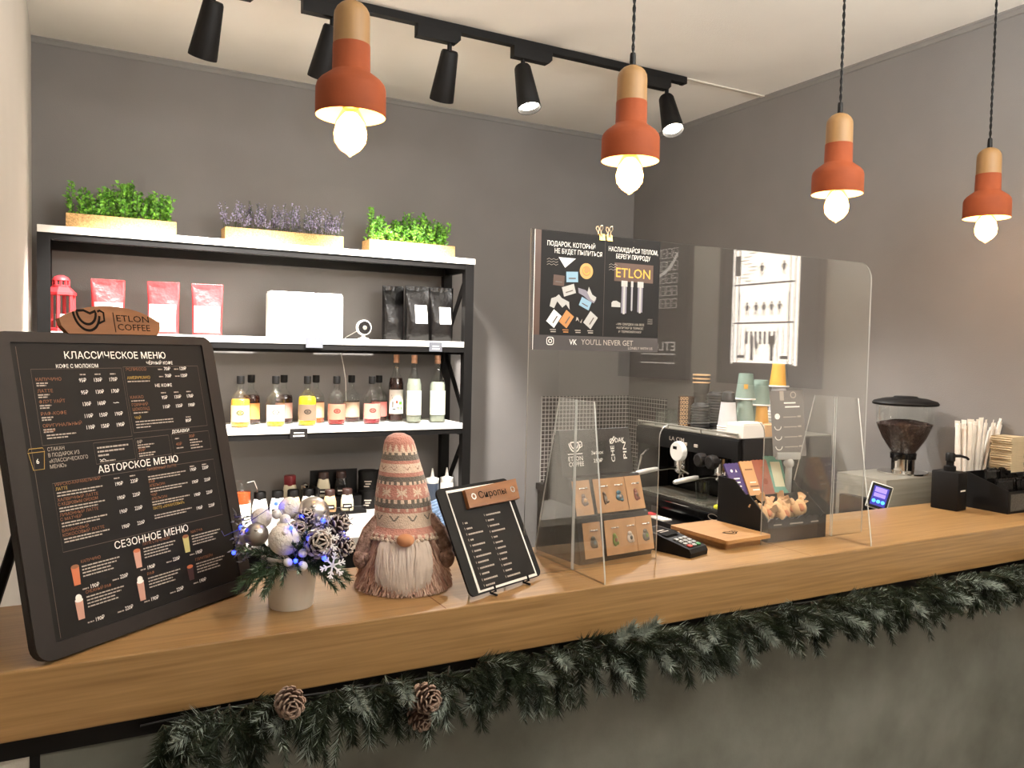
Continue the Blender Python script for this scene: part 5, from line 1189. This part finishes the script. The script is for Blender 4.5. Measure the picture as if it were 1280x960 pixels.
TT2 = Matrix.Translation((0, .032, .0445)) @ Matrix.Rotation(.08, 4, 'X')
mb = MB(); mb.rect(-.030, -.030, .030, .040, .001, TT2, 0); mb.rect(-.022, .004, .010, .010, .0014, TT2, 1); mb.rect(-.022, -.006, .016, -.002, .0014, TT2, 1); mb.build('display', [M_blackgloss, M_inkd], pt, smooth=0)

# ---- wooden tray
tr = thing('wooden_tray', (1.600, 1.700, ZB), 'flat wooden coin tray with a dark burned mark beside the payment terminal', 'tray', .06)
M_tray = mat('tray wood', '#a27748', .4, var=.15, scale=8, stretch=(1, 8, 8))
mb = MB(); mb.prism(rrect(-.092, -.108, .080, .108, .006), .010, Matrix.Translation((0, 0, .018)))
mb.prism(rrect(-.075, -.090, .063, .090, .006), .018); mb.build('board', M_tray, tr, smooth=30)
mb = MB(); cup_logo(mb, -.03, -.06, .05, Matrix.Translation((0, 0, .0275)), 0, .001); mb.build('burned_mark', M_signink, tr, smooth=0)

# ---- tea and biscuit box
bx = thing('biscuit_box', (1.805, 1.722, ZB), 'black stepped counter box holding biscuits and tea sachets', 'display box', -.04)
mb = MB()
sideP = [(-.108, 0), (.098, 0), (.098, .155), (.030, .155), (-.020, .118), (-.030, .122), (-.108, .066)]
for x in (-.110, .106): mb.prism(sideP, .004, Matrix(((0, 0, 1, x), (1, 0, 0, 0), (0, 1, 0, 0), (0, 0, 0, 1))))
mb.bb((-.108, -.108, 0), (.108, .098, .004)); mb.bb((-.106, .094, .004), (.106, .098, .155)); mb.bb((-.106, -.010, .004), (.106, -.007, .112)); mb.bb((-.106, -.105, .004), (.106, -.012, .030)); mb.build('carton', M_black, bx, smooth=0)
mb = MB(); mb.prism([(-.110, 0), (.110, 0)] + [(.110 - .22 * i / 22, .064 + .004 * math.sin(i * 2.2) + .003 * math.cos(i * 1.3)) for i in range(23)], .004, faceY(0, -.108, 0)); fr_ = mb.build('front_panel', M_dgrey, bx, smooth=0)
mb = MB(); TF = faceY(-.110, -.1125, 0)
for x0, x1, y in ((.02, .05, .046), (.08, .13, .046), (.16, .19, .046)): mb.rect(x0, y, x1, y + .004, .0005, TF)
mb.build('faint_print', M_inkd, fr_, smooth=0)
# sachets and biscuits are things of their own
def world(root_loc, rz, loc): return Matrix.Translation(root_loc) @ Matrix.Rotation(rz, 4, 'Z') @ Vector(loc)
SPUR = mat('violet sachet', '#3c2a63', .35, var=.15); SORG = mat('sandy sachet', '#c09060', .4, var=.12); SBRN = mat('russet sachet', '#8a4a32', .4, var=.2); SGRN = mat('teal sachet', '#4f8a74', .35, var=.2); SCRM = mat('cream sachet face', '#c9c3a0', .5, var=.08)
for i, (x, m, l, rz, dz) in enumerate(((-.076, SPUR, 'violet tea sachet with white lines at the left of the black box', .06, 0), (-.020, SORG, 'sandy tea sachet beside the violet one in the black box', .02, .004), (.026, SBRN, 'russet tea sachet half hidden behind the sandy one', -.05, .006), (.066, SGRN, 'teal tea sachet with a cream face at the right of the black box', -.25, .016))):
    t = thing('tea_sachet', world((1.805, 1.722, ZB), -.04, (x, .024, .078 + dz)), l, 'tea sachet', -.04 + rz, 'tea sachets in the black box')
    TT = lean(.50); w_ = .056
    mb = MB(); mb.prism([(-w_ / 2, 0), (w_ / 2, 0), (w_ / 2, .128)] + [(w_ / 2 - w_ * i / 8, .128 + (.002 if i % 2 else 0)) for i in range(1, 8)] + [(-w_ / 2, .128)], .006, TT); mb.build('packet', m, t, smooth=0)
    mb = MB()
    if i == 0:
        for q, (u, ww) in enumerate(((-.010, .024), (-.014, .026), (-.014, .026), (-.012, .024))): mb.rect(u, .078 - .012 * q, u + ww, .082 - .012 * q, .0065, TT, 0)
        mb.flat(arc(-.008, .105, .005, 0, 2 * PI, 8), .0065, TT, 0); mb.flat([(.006, .100), (.010, .110), (.013, .100)], .0065, TT, 0)
    elif i == 1:
        mb.rect(-.016, .100, .014, .104, .0065, TT, 1); mb.rect(-.012, .060, .012, .063, .0065, TT, 0); mb.rect(-.016, .046, .018, .052, .0065, TT, 1); mb.rect(-.010, .036, .016, .040, .0065, TT, 0)
    elif i == 2: mb.flat(arc(.004, .10, .008, 0, 2 * PI, 10), .0065, TT, 1); mb.flat(arc(.0, .06, .010, 0, 2 * PI, 10), .0065, TT, 2)
    else: mb.rect(-.012, .030, .020, .110, .0065, TT, 3)
    mb.build('printed_face', [M_ink, M_signwood, M_terra, SCRM], t, smooth=0)
random.seed(5); M_bisc = mat('paper biscuit wrap', '#d3a878', .7, var=.15, scale=25, bump=.3, bscale=50); M_bisc2 = mat('caramel biscuit', '#b56f46', .7, var=.2, scale=40)
M_wrapc = glass_mat('clear wrapper', (.97, .95, .92), 1.4, .12)
def biscuit(x, y, z, tilt, yaw, label):
    t = thing('wrapped_biscuit', world((1.805, 1.722, ZB), -.04, (x, y, z)), label, 'biscuit', yaw, 'wrapped biscuits in the black box')
    mb = MB(); R = Matrix.Rotation(tilt, 4, 'Y') @ Matrix.Rotation(-.45, 4, 'X')
    for s in (-1, 1):           # a folded crescent: two lobes pinched at the middle
        mb.ball((s * .014, 0, .026), .020, T=R, s=(.85, .62, 1.15), n=14, k=9); mb.ball((s * .020, -.004, .044), .011, T=R, s=(.8, .6, 1.2), n=10, k=6)
    mb.ball((0, .004, .014), .016, T=R, s=(1.2, .7, .9), n=12, k=7); mb.build('folded_wafer', M_bisc, t)
    mb = MB(); mb.ball((0, -.010, .022), .011, T=R, s=(1.1, .5, 1.1), n=10, k=6); mb.build('filling', M_bisc2, t)
    mb = MB()
    for s in (-1, 1): mb.prism([(0, -.008), (.022, -.016), (.025, -.006), (.021, .0), (.025, .007), (.022, .015), (0, .008)], .002, R @ Matrix.Translation((s * .030, 0, .045)) @ Matrix.Rotation(-s * .9 + (PI if s < 0 else 0), 4, 'Y') @ Matrix.Rotation(.5, 4, 'X'))
    mb.build('wrapper_ends', M_kraftl, t, smooth=0)
for x, y, z, ti, ya, l in ((-.052, -.058, .046, -.1, .2, 'wrapped biscuit at the left end of the black box'), (-.026, -.050, .054, .15, -.2, 'wrapped biscuit, second from the left in the black box, standing upright'), (.012, -.062, .040, -.2, .4, 'wrapped biscuit in the middle of the black box'), (.040, -.045, .050, .3, -.3, 'wrapped biscuit, second from the right in the black box'), (.074, -.055, .052, -.1, .1, 'wrapped biscuit at the right end of the black box')):
    biscuit(x, y, z, ti, ya, l)

# ---- menu card in a clear clip holder
mc = thing('menu_card_holder', (1.905, 1.745, ZB + .004), 'clear clip stand with a grey drinks card behind the biscuit box', 'card holder', -.25)
mb = MB(); mb.lathe([(0, 0), (.024, 0), (.024, .006), (.010, .010), (.008, .10), (.010, .105), (.010, .18), (0, .185)], n=20); mb.ball((0, 0, .190), .016, n=14, k=8); mb.box((-.004, 0, .212), (.080, .014, .022), 0, .003); mb.build('clip_stand', M_acedge, mc, smooth=40)
TC = lean(.12, (-.066, .0, .214)); sh = Matrix(((1, -.20, 0, 0), (0, 1, 0, 0), (0, 0, 1, 0), (0, 0, 0, 1)))
TC = TC @ Matrix.Rotation(.03, 4, 'Z') @ Matrix.Translation((.012, -.006, 0))
mb = MB(); mb.prism([(0, 0), (.112, 0), (.112, .20), (0, .20)], .0014, TC); card_ = mb.build('grey_card', mat('grey card stock', '#67625f', .6, var=.04), mc, smooth=0)
mb = MB(); 
mb.rect(.048, .148, .098, .152, .002, TC, 0); mb.rect(.045, .160, .085, .164, .002, TC, 0)
for kk in range(4):
    y = .118 - .030 * kk; mb.rect(.040, y, .085, y + .0028, .002, TC, 1); mb.rect(.088, y, .10, y + .005, .002, TC, 1)
    mb.stroke(arc(.020, y + .004, .011, PI, 2 * PI, 10), .002, .002, TC, 0) if kk else mb.flat(arc(.020, y + .004, .009, 0, 2 * PI, 10), .002, TC, 0)
mb.rect(.032, .170, .046, .198, .002, TC, 1); mb.stroke(arc(.078, .186, .009, 0, 2 * PI, 10), .003, .002, TC, 1, closed=True)
mb.build('card_print', [M_ink, M_inkd], card_, smooth=0)

# ---- soap dispenser
sd = thing('soap_dispenser', (2.675, 1.735, ZB), 'square black pump dispenser on the bar before the grinder', 'dispenser', .12)
mb = MB(); mb.box((0, 0, .066), (.066, .092, .132), 0, .004); mb.build('bottle', M_blackmatte, sd, smooth=30)
mb = MB(); mb.lathe([(.019, .132), (.019, .148), (.012, .152), (.012, .165), (.0155, .167), (.0155, .190), (.012, .195), (0, .195)], n=24); mb.tube([(0, 0, .184), (.03, -.020, .184), (.048, -.032, .178), (.054, -.036, .172)], [.006, .005, .0045, .004], 10); mb.build('pump', M_black, sd)
mb = MB(); mb.rect(-.016, .066, .018, .071, .001, faceY(0, -.046, 0)); mb.build('label_line', M_ink, sd, smooth=0)

# ---- condiment box, straws, napkins
cb = thing('condiment_box', (2.872, 1.665, ZB), 'long black box of black sachets at the right end of the bar', 'box')
mb = MB()
for x in (-.100, .095): mb.prism([(-.077, 0), (.085, 0), (.085, .122), (.060, .122), (-.077, .078)], .005, Matrix(((0, 0, 1, x), (1, 0, 0, 0), (0, 1, 0, 0), (0, 0, 0, 1))))
mb.bb((-.095, -.077, 0), (.095, -.072, .075)); mb.bb((-.095, .080, 0), (.095, .085, .122)); mb.bb((-.095, -.072, 0), (.095, .080, .03)); mb.build('carton', M_blackmatte, cb, smooth=0)
mb = MB(); mb.rect(-.085, .008, .09, .066, .001, faceY(0, -.077, 0)); mb.build('front_label', mat('grainy dark label', '#4a463f', .8, var=.35, scale=200), cb, smooth=0)
random.seed(8)
for i in range(14):
    row, c = divmod(i, 7); x = -.082 + .026 * c; y = -.050 + .040 * row + .012
    t = thing('coffee_sachet', (2.872 + x, 1.665 + y, ZB + .050), 'small black sachet in the %s row of the black box, %s' % (('front', 'back')[row], ('first from the left', 'second from the left', 'third from the left', 'in the middle', 'third from the right', 'second from the right', 'first from the right')[c]), 'sachet', random.uniform(-.3, .3), 'sachets in the black box')
    hh = .060 + .030 * row; mb = MB(); mb.prism([(-.012, 0), (.012, 0), (.0125, hh), (.006, hh + .003), (0, hh), (-.006, hh + .003), (-.0125, hh)], .008, lean(random.uniform(.05, .25))); mb.build('packet', M_foil, t, smooth=0)
    mb = MB(); mb.rect(-.010, hh - .010, .010, hh - .004, .0085, lean(.1)); mb.build('crimped_edge', M_dgrey, t, smooth=0)
sh_ = thing('straw_holder', (2.862, 1.790, ZB), 'black square holder of wrapped straws behind the sachet box', 'holder')
mb = MB()
for a, b in (((-.06, -.036, 0), (.09, -.032, .118)), ((-.06, .026, 0), (.09, .030, .118)), ((-.06, -.032, 0), (-.056, .026, .118)), ((.086, -.032, 0), (.09, .026, .118)), ((-.056, -.032, 0), (.086, .026, .004))): mb.bb(a, b)
mb.build('holder_walls', M_black, sh_, smooth=0)
random.seed(6); M_straw = mat('paper straw sleeve', '#ddd5ca', .8, var=.08, scale=30, bump=.2)
cols = ['first', 'second', 'third', 'fourth', 'fifth', 'sixth', 'seventh', 'eighth']
for i in range(24):
    row, c = divmod(i, 8); f = c / 7
    x = 2.862 + (-.045 + .118 * f); y = 1.790 + (-.022 + .016 * row)
    lx = (-.03 + .10 * f * f) + random.uniform(-.012, .012); ly = -.05 * f + random.uniform(-.02, .01); H = .300 + random.uniform(-.016, .012) - .012 * row
    t = thing('wrapped_straw', (x, y, ZB + .005), 'white paper-wrapped straw in the %s row of the holder, %s from the left' % (('front', 'middle', 'back')[row], cols[c]), 'straw', 0, 'wrapped straws in the black holder')
    d = Vector((lx * .8, ly * .6, H)); x2 = min(d.x, 2.972 - x); d.x = x2
    q = d.to_track_quat('Z', 'Y').to_matrix().to_4x4(); w2 = .0155
    mb = MB(); mb.box((0, 0, H / 2), (w2, .009, H - .02), 0, .003, T=q); mb.build('sleeve', M_straw, t, smooth=30)
    mb = MB(); mb.box((0, 0, H - .006), (w2 * 1.3, .0012, .014), T=q); mb.build('crimped_end', M_straw, t, smooth=0)
NTH = ORD + ['thirteenth', 'fourteenth', 'fifteenth']
M_nap = mat('kraft napkin', '#b8a484', .85, var=.1)
for i in range(16):
    mb = MB(); q = .004 * math.sin(i * 1.7)
    mb.prism([(-.040 + q, 0), (.040 + q, 0), (.041 + q, .0035), (.040 + q, .0072), (-.040 + q, .0072), (-.0375 + q, .0036)], .075, Matrix(((1, 0, 0, 0), (0, 0, -1, .0375), (0, 1, 0, 0), (0, 0, 0, 1)))); tag(mb.build('paper_napkin', M_nap, None, (2.930, 1.690, ZB + .126 + .0078 * i), (0, 0, random.uniform(-.03, .03)), smooth=0), 'kraft napkin in the stack beside the straws, %s' % ('lowest' if i == 0 else 'topmost' if i == 15 else NTH[i] + ' from the bottom'), 'napkin', 'napkins stacked beside the straws')
mb = MB(); mb.bb((-.046, -.042, 0), (.046, .042, .004)); mb.bb((-.046, -.042, .004), (-.044, .042, .012)); tag(mb.build('napkin_tray', M_black, None, (2.930, 1.690, ZB + .122), smooth=0), 'thin black tray under the napkin stack', 'tray')

# ------------------------------------------------------------------ fir garland under the bar edge
random.seed(33)
ga = thing('fir_garland', (1.35, 1.430, .980), 'frosted fir garland with cones hung along the underside of the bar', 'garland')
M_gneed = mat('garland needle', '#18240f', .6, var=.35, scale=30); M_gfrost = mat('garland frosted needle', '#88928a', .75, var=.3, scale=30)
vars_ = []
def branch_mb(L, droop, n, frost, nl):
    mb = MB(); twig(mb, (0, 0, 0), (L, 0, 0), droop, nl, n, frost=frost, w=.0011, ang=1.05, tp=.12); return mb
protos = []
for k in range(8):
    mb = branch_mb(random.uniform(.075, .115), random.uniform(.0, .02), 300, (.05, .08, .8, .9, .1, .7, .05, .35)[k], random.uniform(.026, .032))
    me = mb.build('branch', [M_gneed, M_gfrost, M_twig], None, smooth=0); protos.append(me.data); bpy.data.objects.remove(me)
mb = MB(); mb.tube([(x - 1.35, .008 + .008 * math.sin(9 * x), .008 * math.sin(5 * x)) for x in [.10 + 2.75 * i / 60 for i in range(61)]], .0025, 6); mb.build('core_wire', M_black, ga)
for i in range(98):
    f = (i + .5) / 98; x = .13 + 2.72 * f + random.uniform(-.02, .02)
    kind = i % 4
    el = (-1.25, -.75, -1.0, -.15)[kind] + random.uniform(-.25, .25)          # mostly hanging, some forward
    az = -PI / 2 + random.uniform(-.9, .9)
    o = bpy.data.objects.new('branch', protos[random.choice((2, 3, 5)) if kind == 3 else random.choice((0, 1, 4, 6, 7, 7))]); COL.objects.link(o); o.parent = ga
    o.location = (x - 1.35, .005 + random.uniform(-.012, .012), random.uniform(-.015, .012))
    o.rotation_euler = (random.uniform(0, 6.28), -el, az)
    o.scale = (1, 1, 1)
for x, z in ((.665 * 1.0, .055), (1.02, .05), (1.08, .045)):
    for k in range(2):
        o = bpy.data.objects.new('branch', protos[3]); COL.objects.link(o); o.parent = ga; o.location = (x - 1.35 + .02 * k, -.01, .0); o.rotation_euler = (1.0, -.75 + .2 * k, -PI / 2 + .5 - .9 * k)
        if x < 1: bpy.data.objects.remove(o)
sp = MB()
for i in range(360):
    x = .12 + 2.74 * random.random() - 1.35; f = random.random()
    el = random.uniform(-1.4, .35); az = -PI / 2 + random.uniform(-1.2, 1.2); L = random.uniform(.06, .11)
    d = Vector((math.cos(el) * math.cos(az), math.cos(el) * math.sin(az), math.sin(el))); p = Vector((x, random.uniform(-.015, .012), random.uniform(-.02, .018)))
    twig(sp, p, p + d * L, random.uniform(0, .02), random.uniform(.024, .032), 110, frost=random.choice((.03, .05, .3)), w=.0012, ang=.9)
o = sp.build('sprigs', [M_gneed, M_gfrost, M_twig], ga, smooth=0); o['kind'] = 'stuff'
M_cone2 = mat('brown cone', '#5a3f33', .7, var=.3, scale=60); M_conet2 = mat('pale cone tip', '#8f786a', .8)
M_cone, M_conetip = M_cone2, M_conet2
pinecone(ga, (.327 - 1.35, -.055, .03), (-.1, -1, .1), .027, .036, 46); pinecone(ga, (.572 - 1.35, -.060, -.007), (.1, -1, .15), .028, .036, 46); pinecone(ga, (.565 - 1.35, -.05, -.045), (.1, -1, -.2), .022, .03, 40)
